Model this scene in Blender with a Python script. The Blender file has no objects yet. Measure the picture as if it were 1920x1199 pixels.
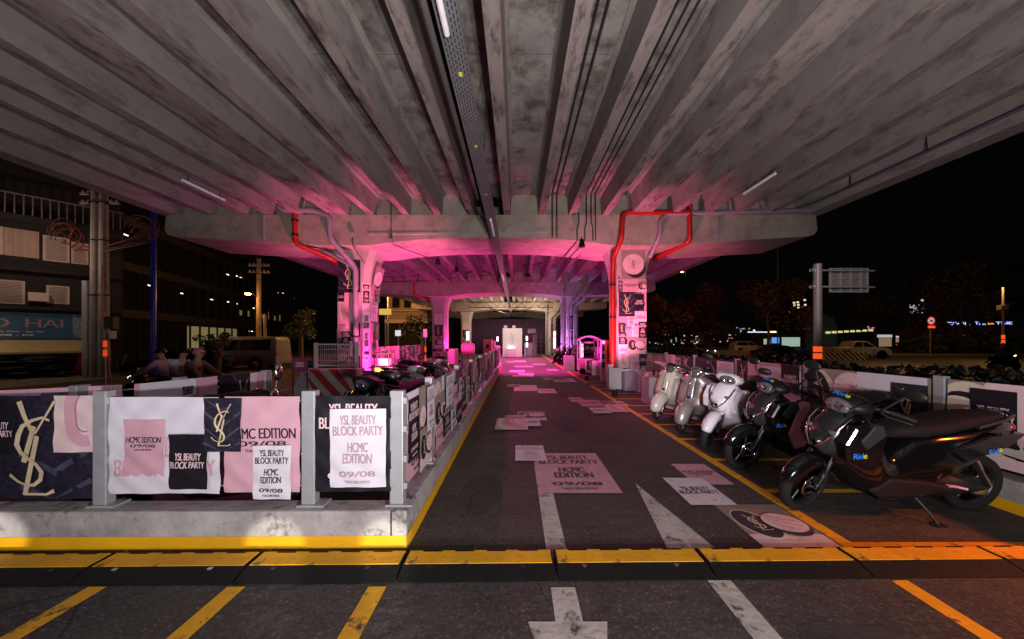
import bpy, bmesh, math, random
from mathutils import Vector, Matrix
R = math.radians
random.seed(7)
C = bpy.context.scene.collection
SC = bpy.context.scene

# ---------------------------------------------------------------- camera, world, exposure, lamps
cam_d = bpy.data.cameras.new('camera'); cam = bpy.data.objects.new('camera', cam_d); C.objects.link(cam)
FPX, VX, VY, HC = 645.0, 969.0, 637.5, 1.5          # focal length in photo pixels, vanishing point, eye height
cam_d.sensor_width = 36.0; cam_d.lens = 36.0 * FPX / 1920.0
cam_d.shift_x = -(VX - 960.0) / 1920.0; cam_d.shift_y = (VY - 599.5) / 1920.0
cam_d.clip_start = 0.05; cam_d.clip_end = 2000
cam.location = (0, 0, HC); cam.rotation_euler = (R(90), 0, 0)
SC.camera = cam
world = bpy.data.worlds.new('World'); SC.world = world; world.use_nodes = True
wn = world.node_tree; bg = wn.nodes['Background']
bg.inputs['Color'].default_value = (0.55, 0.42, 0.50, 1); bg.inputs['Strength'].default_value = 0.0022   # night sky over a city
SC.view_settings.view_transform = 'Standard'; SC.view_settings.look = 'None'
SC.view_settings.exposure = 0.0; SC.view_settings.gamma = 1.0
try:
    SC.cycles.max_bounces = 6; SC.cycles.diffuse_bounces = 4; SC.cycles.glossy_bounces = 3
    SC.cycles.sample_clamp_indirect = 4.0; SC.cycles.use_denoising = True
except Exception: pass

def lamp(name, kind, loc, power, color, size=0.1, target=None, spot=None, blend=0.6):
    d = bpy.data.lights.new(name, kind); d.energy = power; d.color = color
    if kind == 'AREA': d.shape = 'DISK'; d.size = size
    else: d.shadow_soft_size = size
    if spot: d.spot_size = R(spot); d.spot_blend = blend
    o = bpy.data.objects.new(name, d); C.objects.link(o); o.location = loc
    if target is not None:
        o.rotation_euler = (Vector(target) - Vector(loc)).to_track_quat('-Z', 'Y').to_euler()
    return o
# lamps inferred on the street behind the camera, and unseen fill lights added
lamp('street_floodlight', 'AREA', (1.1, -1.5, 1.3), 365, (1.0, 0.92, 0.91), 0.26, (0.7, 1.0, 5.2))
lamp('deck_fill_light', 'AREA', (0.9, -0.9, 0.75), 230, (1.0, 0.93, 0.88), 0.2, (0.3, 2.2, 5.6))  # unseen area light added to brighten the deck underside
lamp('scooter_fill_spot', 'SPOT', (-0.8, -3.0, 2.2), 1500, (1.0, 0.82, 0.88), 0.25, (2.85, 6.2, 0.7), 17, 0.8)  # narrow spot added to brighten the middle scooters only
lamp('street_lamp_behind', 'SPOT', (-2.0, -6.0, 2.9), 520, (0.90, 0.88, 1.0), 0.5, (-2.2, 2.6, 0.35), 44, 0.9)
lamp('sodium_street_lamp', 'SPOT', (6.6, 0.2, 4.2), 1900, (1.0, 0.18, 0.02), 0.15, (4.1, 1.55, 0.0), 42, 1.0)
for q, tq in (((2.4, -4.0, 0.5), (-1.69, 2.4, 0.06)), ((1.9, -4.0, 0.5), (-0.92, 2.42, 0.06)), ((1.2, -4.0, 0.5), (-3.66, 2.4, 0.1))): lamp('kerb_streak_spot', 'SPOT', q, 2800, (1.0, 0.93, 0.80), 0.03, tq, 3.0, 0.5)  # added narrow spots that draw the light streaks on the kerb
lamp('gantry_fill_spot', 'SPOT', (13.0, 12.0, 7.0), 1500, (1.0, 0.84, 0.78), 0.3, (18.2, 20.0, 4.6), 40, 0.8)  # unseen spot added to make the gantry post brighter
lamp('pole_fill_spot', 'SPOT', (-9.0, 1.0, 6.0), 2600, (1.0, 0.80, 0.74), 0.3, (-19.5, 15.5, 3.0), 42, 0.9)  # added light for the twin poles and the shop house
MAG, ROS = (1.0, 0.04, 0.40), (1.0, 0.18, 0.33)
PINK_LAMPS = [((-3.2, 8.9, 0.3), 1750, ROS, (-4.3, 10.9, 3.7), 76), ((2.5, 9.2, 0.25), 1500, ROS, (3.1, 10.9, 3.3), 84), ((-4.1, 12.8, 0.3), 1000, MAG, (-4.3, 15, 5.5), 140), ((2.6, 12.8, 0.3), 1000, MAG, (2.5, 15, 5.5), 140),
              ((-3.95, 10.6, 0.25), 380, MAG, (-4.7, 11.4, 2.0), 110), ((-3.8, 22.9, 0.3), 900, MAG, (-4.5, 23.4, 3.6), 110), ((2.3, 21.6, 0.3), 700, (0.7, 0.3, 1.0), (3.3, 22.8, 3.0), 90),
              ((0.6, 17.5, 4.6), 5000, MAG, (0.9, 18.0, 0), 95), ((0.2, 24.5, 4.5), 4000, MAG, (0.4, 25, 0), 115), ((0.0, 27.0, 4.4), 1500, MAG, (0.0, 26.5, 0), 75), ((-2.8, 16.0, 4.6), 2000, MAG, (-4.0, 16.5, 0), 115), ((-2.9, 12.6, 4.2), 700, MAG, (-1.9, 9.2, 0), 80), ((1.9, 10.05, 4.15), 420, ROS, (4.3, 7.6, 0.7), 62)]
# ---------------------------------------------------------------- materials
MATS = {}
def mat(name, col, rough=0.6, metal=0.0, var=0.12, scale=6.0, bump=0.0, emit=0.0, ecol=None, spec=0.5, detail=4, coat=0.0, dark=None, dlo=0.5, dhi=0.62, dscale=3.0, stretch=None, joint=0.0, jcol=0.75, light=None, llo=0.6, lhi=0.75, lscale=1.5):
    if name in MATS: return MATS[name]
    m = bpy.data.materials.new(name); m.use_nodes = True; nt = m.node_tree; N = nt.nodes; L = nt.links
    b = N['Principled BSDF']; b.inputs['Roughness'].default_value = rough; b.inputs['Metallic'].default_value = metal
    b.inputs['Specular IOR Level'].default_value = spec; b.inputs['Coat Weight'].default_value = coat
    tc = N.new('ShaderNodeTexCoord'); vec = tc.outputs['Object']
    if stretch:
        mp = N.new('ShaderNodeMapping'); mp.inputs['Scale'].default_value = stretch; L.new(vec, mp.inputs['Vector']); vec = mp.outputs['Vector']
    nz = N.new('ShaderNodeTexNoise'); nz.inputs['Scale'].default_value = scale; nz.inputs['Detail'].default_value = detail; nz.inputs['Roughness'].default_value = 0.65
    L.new(vec, nz.inputs['Vector'])
    cr = N.new('ShaderNodeValToRGB'); cr.color_ramp.elements[0].position = 0.3; cr.color_ramp.elements[1].position = 0.7
    cr.color_ramp.elements[0].color = [min(1, c * (1 - var)) for c in col] + [1]; cr.color_ramp.elements[1].color = [min(1, c * (1 + var)) for c in col] + [1]
    L.new(nz.outputs['Fac'], cr.inputs['Fac']); out = cr.outputs['Color']
    if dark is not None:
        n2 = N.new('ShaderNodeTexNoise'); n2.inputs['Scale'].default_value = dscale; n2.inputs['Detail'].default_value = 8; n2.inputs['Roughness'].default_value = 0.7
        L.new(vec, n2.inputs['Vector'])
        r2 = N.new('ShaderNodeValToRGB'); r2.color_ramp.elements[0].position = dlo; r2.color_ramp.elements[1].position = dhi
        mx = N.new('ShaderNodeMix'); mx.data_type = 'RGBA'
        L.new(n2.outputs['Fac'], r2.inputs['Fac']); L.new(r2.outputs['Color'], mx.inputs['Factor'])
        L.new(out, mx.inputs['A']); mx.inputs['B'].default_value = list(dark) + [1]; out = mx.outputs['Result']
    if light is not None:
        n4 = N.new('ShaderNodeTexNoise'); n4.inputs['Scale'].default_value = lscale; n4.inputs['Detail'].default_value = 7; n4.inputs['Roughness'].default_value = 0.75; n4.inputs['Distortion'].default_value = 0.6
        L.new(vec, n4.inputs['Vector']); r4 = N.new('ShaderNodeValToRGB'); r4.color_ramp.elements[0].position = llo; r4.color_ramp.elements[1].position = lhi
        m4 = N.new('ShaderNodeMix'); m4.data_type = 'RGBA'; L.new(n4.outputs['Fac'], r4.inputs['Fac']); L.new(r4.outputs['Color'], m4.inputs['Factor']); L.new(out, m4.inputs['A']); m4.inputs['B'].default_value = list(light) + [1]; out = m4.outputs['Result']
    if joint:
        sx = N.new('ShaderNodeSeparateXYZ'); L.new(tc.outputs['Object'], sx.inputs['Vector']); md = N.new('ShaderNodeMath'); md.operation = 'PINGPONG'; md.inputs[1].default_value = joint; L.new(sx.outputs['Y'], md.inputs[0])
        lt = N.new('ShaderNodeMath'); lt.operation = 'LESS_THAN'; lt.inputs[1].default_value = 0.008; L.new(md.outputs[0], lt.inputs[0]); m5 = N.new('ShaderNodeMix'); m5.data_type = 'RGBA'; m5.blend_type = 'MULTIPLY'; m5.inputs['B'].default_value = (jcol, jcol, jcol, 1)
        L.new(lt.outputs[0], m5.inputs['Factor']); L.new(out, m5.inputs['A']); out = m5.outputs['Result']
    L.new(out, b.inputs['Base Color'])
    if bump:
        bp = N.new('ShaderNodeBump'); bp.inputs['Strength'].default_value = bump; bp.inputs['Distance'].default_value = 0.02
        n3 = N.new('ShaderNodeTexNoise'); n3.inputs['Scale'].default_value = scale * 5; n3.inputs['Detail'].default_value = 4
        L.new(tc.outputs['Object'], n3.inputs['Vector']); L.new(n3.outputs['Fac'], bp.inputs['Height']); L.new(bp.outputs['Normal'], b.inputs['Normal'])
    if emit:
        b.inputs['Emission Color'].default_value = list(ecol or col) + [1]; b.inputs['Emission Strength'].default_value = emit
    MATS[name] = m; return m
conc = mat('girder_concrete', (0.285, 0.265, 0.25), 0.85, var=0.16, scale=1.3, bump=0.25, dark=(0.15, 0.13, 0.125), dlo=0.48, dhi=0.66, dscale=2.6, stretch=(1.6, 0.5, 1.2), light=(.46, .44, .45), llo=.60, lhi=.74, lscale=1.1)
soff = mat('soffit_concrete', (0.255, 0.25, 0.235), 0.9, var=0.3, scale=1.1, bump=0.3, dark=(0.10, 0.085, 0.07), dlo=0.46, dhi=0.62, dscale=1.8, light=(.33, .33, .30), llo=.58, lhi=.72, lscale=2.3, joint=.75, jcol=.55)
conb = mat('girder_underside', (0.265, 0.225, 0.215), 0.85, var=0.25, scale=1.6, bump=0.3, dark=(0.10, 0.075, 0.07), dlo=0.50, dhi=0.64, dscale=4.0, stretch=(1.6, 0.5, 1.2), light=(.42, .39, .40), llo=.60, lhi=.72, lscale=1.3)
patchm = mat('asphalt_patch', (0.034, 0.030, 0.030), 0.85, var=0.35, scale=3, bump=0.5)
capc = mat('cap_concrete', (0.36, 0.31, 0.27), 0.85, var=0.2, scale=1.2, bump=0.2, dark=(0.23, 0.18, 0.15), dlo=0.5, dhi=0.68, dscale=2.0)
colc = mat('column_concrete', (0.42, 0.39, 0.38), 0.8, var=0.12, scale=2)
kerbc = mat('kerb_concrete', (0.36, 0.34, 0.34), 0.85, var=0.3, scale=3.5, bump=0.4, dark=(0.09, 0.08, 0.085), dlo=0.56, dhi=0.66, dscale=4.5)
asph = mat('asphalt', (0.044, 0.036, 0.034), 0.78, var=0.4, scale=1.4, bump=0.9, detail=9, dark=(0.022, 0.019, 0.020), dlo=0.48, dhi=0.72, dscale=0.9, light=(.13, .112, .105), llo=.52, lhi=.64, lscale=48)
road_m = mat('road_asphalt', (0.05, 0.045, 0.042), 0.55, var=0.3, scale=0.8, bump=0.2, dark=(0.025, 0.022, 0.02), dscale=0.5)
yel = mat('yellow_paint', (0.70, 0.345, 0.006), 0.65, var=0.2, scale=4, dark=(0.07, 0.048, 0.03), dlo=0.55, dhi=0.64, dscale=8, bump=0.2)
yelk = mat('kerb_yellow_paint', (0.76, 0.39, 0.004), 0.6, var=0.12, scale=3, dark=(0.22, 0.13, 0.04), dlo=0.64, dhi=0.70, dscale=6)
whp = mat('white_road_paint', (0.44, 0.41, 0.39), 0.7, var=0.2, scale=6, dark=(0.065, 0.058, 0.058), dlo=0.54, dhi=0.64, dscale=8, bump=0.25)
PINKP = mat('pink_print', (0.60, 0.335, 0.42), 0.55, var=0.04)
WHITEP = mat('white_print', (0.66, 0.63, 0.72), 0.5, var=0.04)
BLACKP = mat('black_print', (0.012, 0.010, 0.016), 0.4, var=0.1)
PALEP = mat('pale_pink_print', (0.72, 0.53, 0.58), 0.5, var=0.04)
ROSEP = mat('rose_print', (0.36, 0.19, 0.20), 0.5, var=0.05)
GREYT = mat('grey_pink_ink', (0.42, 0.27, 0.33), 0.5, var=0.04)
INK = mat('dark_ink', (0.014, 0.010, 0.022), 0.5, var=0.05)
GOLDP = mat('gold_print', (0.62, 0.50, 0.33), 0.45, var=0.15, scale=9)
CREAMP = mat('cream_print', (0.66, 0.57, 0.48), 0.5, var=0.08)
SHEEN = mat('leather_highlight_print', (0.06, 0.055, 0.10), 0.5, var=0.3, scale=12)
LEATH = mat('leather_print', (0.018, 0.015, 0.030), 0.45, var=0.5, scale=30, dark=(0.045, 0.04, 0.075), dlo=0.56, dhi=0.8, dscale=60)
TAUPE = mat('taupe_print', (0.28, 0.22, 0.20), 0.5, var=0.05)
steel = mat('galvanised_steel', (0.42, 0.43, 0.46), 0.45, 0.35, var=0.1, scale=7, bump=0.05)
darkst = mat('dark_steel', (0.03, 0.03, 0.033), 0.45, 0.5)
traym = mat('tray_steel', (0.20, 0.20, 0.22), 0.5, 0.4, var=0.15)
holem = mat('tray_slot', (0.012, 0.010, 0.010), 0.9)
redp = mat('red_pipe_paint', (0.36, 0.010, 0.008), 0.4, var=0.1)
greyp = mat('grey_pvc', (0.26, 0.23, 0.29), 0.45, var=0.08)
cond = mat('conduit_dark', (0.035, 0.030, 0.033), 0.5)
rubber = mat('rubber', (0.006, 0.0055, 0.0065), 0.6, spec=0.3, var=0.3, scale=12, bump=0.15)
tyrem = mat('tyre_rubber', (0.014, 0.0135, 0.015), 0.8, spec=0.3, var=0.2, scale=20, bump=0.2)
chrome = mat('chrome', (0.6, 0.58, 0.6), 0.15, 1.0, var=0.03)
rimm = mat('alloy_rim', (0.05, 0.05, 0.055), 0.35, 0.8)
blackpl = mat('black_plastic', (0.006, 0.0055, 0.006), 0.5, spec=0.3, var=0.15)
seatm = mat('seat_vinyl', (0.009, 0.0065, 0.008), 0.7, spec=0.25, var=0.15, scale=14, bump=0.15)
blackgl = mat('black_gloss_paint', (0.004, 0.004, 0.005), 0.14, spec=0.35, coat=0.35, var=0.1)
greygl = mat('charcoal_gloss_paint', (0.017, 0.019, 0.020), 0.25, spec=0.4, coat=0.3, var=0.1)
satin = mat('charcoal_satin', (0.020, 0.022, 0.023), 0.55, spec=0.3)
whitegl = mat('white_gloss_paint', (0.66, 0.63, 0.70), 0.2, coat=0.5, var=0.03)
creamgl = mat('cream_gloss_paint', (0.60, 0.56, 0.50), 0.22, coat=0.5, var=0.03)
silvergl = mat('silver_paint', (0.40, 0.37, 0.37), 0.28, 0.5, coat=0.5, var=0.04)
pinkgl = mat('pink_gloss_paint', (0.60, 0.25, 0.33), 0.22, coat=0.5, var=0.03)
redgl = mat('red_gloss_paint', (0.42, 0.03, 0.03), 0.22, coat=0.5, var=0.03)
tealgl = mat('teal_gloss_paint', (0.02, 0.30, 0.36), 0.25, coat=0.5)
orangel = mat('orange_lens', (0.75, 0.12, 0.01), 0.3, emit=0.04)
redlens = mat('red_lens', (0.45, 0.01, 0.01), 0.2, coat=0.5)
lensm = mat('headlight_lens', (0.10, 0.09, 0.11), 0.06, coat=1.0, var=0.5, scale=30)
bluel = mat('blue_decal', (0.02, 0.22, 0.75), 0.4, var=0.03)
yeld = mat('yellow_decal', (0.65, 0.70, 0.05), 0.4, var=0.03)
glassd = mat('dark_glass', (0.012, 0.012, 0.016), 0.08, coat=0.5)
skin_m = mat('skin', (0.42, 0.25, 0.17), 0.55, var=0.05)
barkm = mat('bark', (0.10, 0.07, 0.05), 0.9, var=0.3, scale=10)
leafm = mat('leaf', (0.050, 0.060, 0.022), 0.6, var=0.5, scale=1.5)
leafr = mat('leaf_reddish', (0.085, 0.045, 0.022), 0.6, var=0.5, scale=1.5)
tubem = mat('tube_lamp_glass', (0.70, 0.66, 0.72), 0.4, emit=0.10, ecol=(0.9, 0.85, 1.0))
# ---------------------------------------------------------------- mesh builder and object helpers
WL = {}
def ring_frame(d, up=Vector((0, 0, 1))):
    d = d.normalized()
    if abs(d.dot(up)) > 0.98: up = Vector((0, 1, 0)) if abs(d.y) < 0.9 else Vector((1, 0, 0))
    a = d.cross(up).normalized(); b = a.cross(d).normalized(); return a, b
class MB:
    def __init__(s, M=None): s.v = []; s.f = []; s.m = []; s.s = []; s.M = M
    def add(s, vs, fs, m=0, smooth=False):
        o = len(s.v)
        for p in vs:
            p = Vector(p); s.v.append(s.M @ p if s.M is not None else p)
        for f in fs: s.f.append([o + i for i in f]); s.m.append(m); s.s.append(smooth)
    def box(s, x0, x1, y0, y1, z0, z1, m=0):
        s.add([(x0, y0, z0), (x1, y0, z0), (x1, y1, z0), (x0, y1, z0), (x0, y0, z1), (x1, y0, z1), (x1, y1, z1), (x0, y1, z1)],
              [(0, 3, 2, 1), (4, 5, 6, 7), (0, 1, 5, 4), (1, 2, 6, 5), (2, 3, 7, 6), (3, 0, 4, 7)], m)
    def quad(s, a, b, c, d, m=0): s.add([a, b, c, d], [(0, 1, 2, 3)], m)
    def tube(s, pts, r, n=8, m=0, caps=True, smooth=True):
        pts = [Vector(p) for p in pts]; rs = r if isinstance(r, (list, tuple)) else [r] * len(pts); vs = []; fs = []
        pa = None
        for i, p in enumerate(pts):
            d = (pts[min(i + 1, len(pts) - 1)] - pts[max(i - 1, 0)])
            a, b = ring_frame(d)
            if pa is not None:
                dn = d.normalized(); a = (pa - dn * pa.dot(dn)); a = a.normalized() if a.length > 1e-4 else ring_frame(d)[0]; b = a.cross(dn).normalized()
            pa = a
            for k in range(n):
                t = 2 * math.pi * k / n; vs.append(p + a * (rs[i] * math.cos(t)) + b * (rs[i] * math.sin(t)))
        for i in range(len(pts) - 1):
            for k in range(n): fs.append((i * n + k, i * n + (k + 1) % n, (i + 1) * n + (k + 1) % n, (i + 1) * n + k))
        s.add(vs, fs, m, smooth)
        if caps:
            o = (len(pts) - 1) * n; s.add(vs[:n], [tuple(range(n))], m); s.add(vs[o:], [tuple(range(n - 1, -1, -1))], m)
    def rings(s, rs, m=0, smooth=True, caps=True, closed=True):
        n = len(rs[0]); vs = [p for r in rs for p in r]; fs = []
        for i in range(len(rs) - 1):
            for k in range(n if closed else n - 1): fs.append((i * n + k, i * n + (k + 1) % n, (i + 1) * n + (k + 1) % n, (i + 1) * n + k))
        if caps and closed: fs.append(tuple(range(n))); fs.append(tuple((len(rs) - 1) * n + k for k in range(n - 1, -1, -1)))
        s.add(vs, fs, m, smooth)
    def loft(s, st, n=14, m=0, e=2.4, y0=0.0):
        """stations (x, z, half width in y, half thickness across the path); path lies in the xz plane"""
        P = [Vector((a[0], y0, a[1])) for a in st]; rs = []
        for i, a in enumerate(st):
            d = (P[min(i + 1, len(P) - 1)] - P[max(i - 1, 0)]).normalized(); nrm = Vector((-d.z, 0, d.x)); r = []
            for k in range(n):
                t = 2 * math.pi * k / n; c, q = math.cos(t), math.sin(t)
                r.append(P[i] + Vector((0, 1, 0)) * (a[2] * math.copysign(abs(c) ** (2 / e), c)) + nrm * (a[3] * math.copysign(abs(q) ** (2 / e), q)))
            rs.append(r)
        s.rings(rs, m)
    def ell(s, c, r, nu=14, nv=8, m=0, vmin=-90, vmax=90):
        rs = []
        for i in range(nv + 1):
            v = R(vmin + (vmax - vmin) * i / nv); rs.append([(c[0] + r[0] * math.cos(v) * math.cos(2 * math.pi * k / nu), c[1] + r[1] * math.cos(v) * math.sin(2 * math.pi * k / nu), c[2] + r[2] * math.sin(v)) for k in range(nu)])
        s.rings(rs, m, True, False)
    def lathe(s, prof, c, axis='z', n=20, m=0):
        rs = []
        for rr, h in prof:
            r = []
            for k in range(n):
                t = 2 * math.pi * k / n; a, b = rr * math.cos(t), rr * math.sin(t)
                r.append((c[0] + a, c[1] + b, c[2] + h) if axis == 'z' else ((c[0] + a, c[1] + h, c[2] + b) if axis == 'y' else (c[0] + h, c[1] + a, c[2] + b)))
            rs.append(r)
        s.rings(rs, m, True, True)
    def hull(s, st, n=20, m=0, e=2.7, y0=0.0):
        """stations (x, z low, z high, half width): superellipse sections square to x"""
        rs = []
        for x, a, b_, w in st:
            r = []
            for k in range(n):
                t = 2 * math.pi * k / n; c, q = math.cos(t), math.sin(t); r.append((x, y0 + w * math.copysign(abs(c) ** (2 / e), c), (a + b_) / 2 + (b_ - a) / 2 * math.copysign(abs(q) ** (2 / e), q)))
            rs.append(r)
        s.rings(rs, m)
    def plate(s, pts, y, th, m=0, inset=.012):
        """side panel: outline in xz at y, its outer face slightly smaller than its base"""
        n = len(pts); cx = sum(p[0] for p in pts) / n; cz = sum(p[1] for p in pts) / n; sg = 1 if y > 0 else -1
        A = [(x, y - sg * th, z) for x, z in pts]; Bq = [(x, y, z) for x, z in pts]; Cq = [(x + (cx - x) * .14, y + sg * inset, z + (cz - z) * .14) for x, z in pts]
        s.add(A + Bq + Cq, [(i, (i + 1) % n, n + (i + 1) % n, n + i) for i in range(n)] + [(n + i, n + (i + 1) % n, 2 * n + (i + 1) % n, 2 * n + i) for i in range(n)] + [tuple(range(2 * n, 3 * n))], m)
    def prism_y(s, poly, y0, y1, m=0):           # polygon in xz, extruded along y
        n = len(poly); vs = [(x, y0, z) for x, z in poly] + [(x, y1, z) for x, z in poly]
        s.add(vs, [tuple(range(n)), tuple(range(2 * n - 1, n - 1, -1))] + [(i, n + i, n + (i + 1) % n, (i + 1) % n) for i in range(n)], m)
    def prism_z(s, poly, z0, z1, m=0):
        n = len(poly); vs = [(x, y, z0) for x, y in poly] + [(x, y, z1) for x, y in poly]
        s.add(vs, [tuple(range(n - 1, -1, -1)), tuple(range(n, 2 * n))] + [(i, (i + 1) % n, n + (i + 1) % n, n + i) for i in range(n)], m)
    def prism_x(s, poly, x0, x1, m=0):           # polygon in yz, extruded along x
        n = len(poly); vs = [(x0, y, z) for y, z in poly] + [(x1, y, z) for y, z in poly]
        s.add(vs, [tuple(range(n)), tuple(range(2 * n - 1, n - 1, -1))] + [(i, n + i, n + (i + 1) % n, (i + 1) % n) for i in range(n)], m)
    def build(s, name, mats, parent=None, world=True, bevel=0.0, solid=0.0, fix=False, sub=0):
        if not isinstance(mats, (list, tuple)): mats = [mats]
        off = WL.get(parent, Vector()) if (parent is not None and world) else Vector()
        me = bpy.data.meshes.new(name); me.from_pydata([tuple(v - off) for v in s.v], [], s.f)
        for mm in mats: me.materials.append(mm)
        me.polygons.foreach_set('material_index', s.m); me.polygons.foreach_set('use_smooth', s.s); me.update()
        if fix:
            b = bmesh.new(); b.from_mesh(me); bmesh.ops.remove_doubles(b, verts=b.verts, dist=1e-5); bmesh.ops.recalc_face_normals(b, faces=b.faces); b.to_mesh(me); b.free()
        o = bpy.data.objects.new(name, me); C.objects.link(o)
        if parent is not None: o.parent = parent; WL[o] = WL.get(parent, Vector())
        else: WL[o] = Vector()
        if solid: md = o.modifiers.new('s', 'SOLIDIFY'); md.thickness = solid; md.offset = 0
        if bevel: md = o.modifiers.new('b', 'BEVEL'); md.width = bevel; md.segments = 2; md.limit_method = 'ANGLE'; md.angle_limit = R(40)
        if sub: md = o.modifiers.new('ss', 'SUBSURF'); md.levels = sub; md.render_levels = sub
        return o
def tag(o, label, cat, group=None):
    o['label'] = label; o['category'] = cat
    if group: o['group'] = group
    return o
def thing(name, label, cat, loc=(0, 0, 0), rot=None, group=None):
    o = bpy.data.objects.new(name, None); C.objects.link(o); o.location = loc; o.empty_display_size = 0.2
    if rot: o.rotation_euler = rot
    WL[o] = Vector(loc); return tag(o, label, cat, group)
def struct(o): o['kind'] = 'structure'; return o
def copy_tree(o, parent=None):
    c = o.copy(); C.objects.link(c)
    if parent is not None: c.parent = parent
    for ch in list(o.children): copy_tree(ch, c)
    return c
def dup(o, loc, rot, label, group=None):
    c = copy_tree(o); c.location = loc; c.rotation_euler = rot; c['label'] = label
    if group: c['group'] = group
    return c
def gnd(px, py): Y = FPX * HC / (py - VY); return (px - VX) * Y / FPX, Y
def at(px, py, Y): return (px - VX) * Y / FPX, HC - (py - VY) * Y / FPX
# ---------------------------------------------------------------- printed matter
TXT = {}
def text2d(st):
    if st in TXT: return TXT[st]
    cu = bpy.data.curves.new('t', 'FONT'); cu.body = st; cu.resolution_u = 3; cu.offset = 0.0; cu.space_character = 0.94; cu.fill_mode = 'FRONT'
    o = bpy.data.objects.new('t', cu); C.objects.link(o); dg = bpy.context.evaluated_depsgraph_get(); dg.update()
    me = bpy.data.meshes.new_from_object(o.evaluated_get(dg)); vs = [(v.co.x, v.co.y) for v in me.vertices]; fs = [tuple(p.vertices) for p in me.polygons]
    bpy.data.objects.remove(o); bpy.data.curves.remove(cu); bpy.data.meshes.remove(me)
    xs = [v[0] for v in vs]; ys = [v[1] for v in vs]; x0, x1, y0, y1 = min(xs), max(xs), min(ys), max(ys)
    vs = [((x - x0) / (x1 - x0), (y - y0) / (y1 - y0)) for x, y in vs]; TXT[st] = (vs, fs); return TXT[st]
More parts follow.
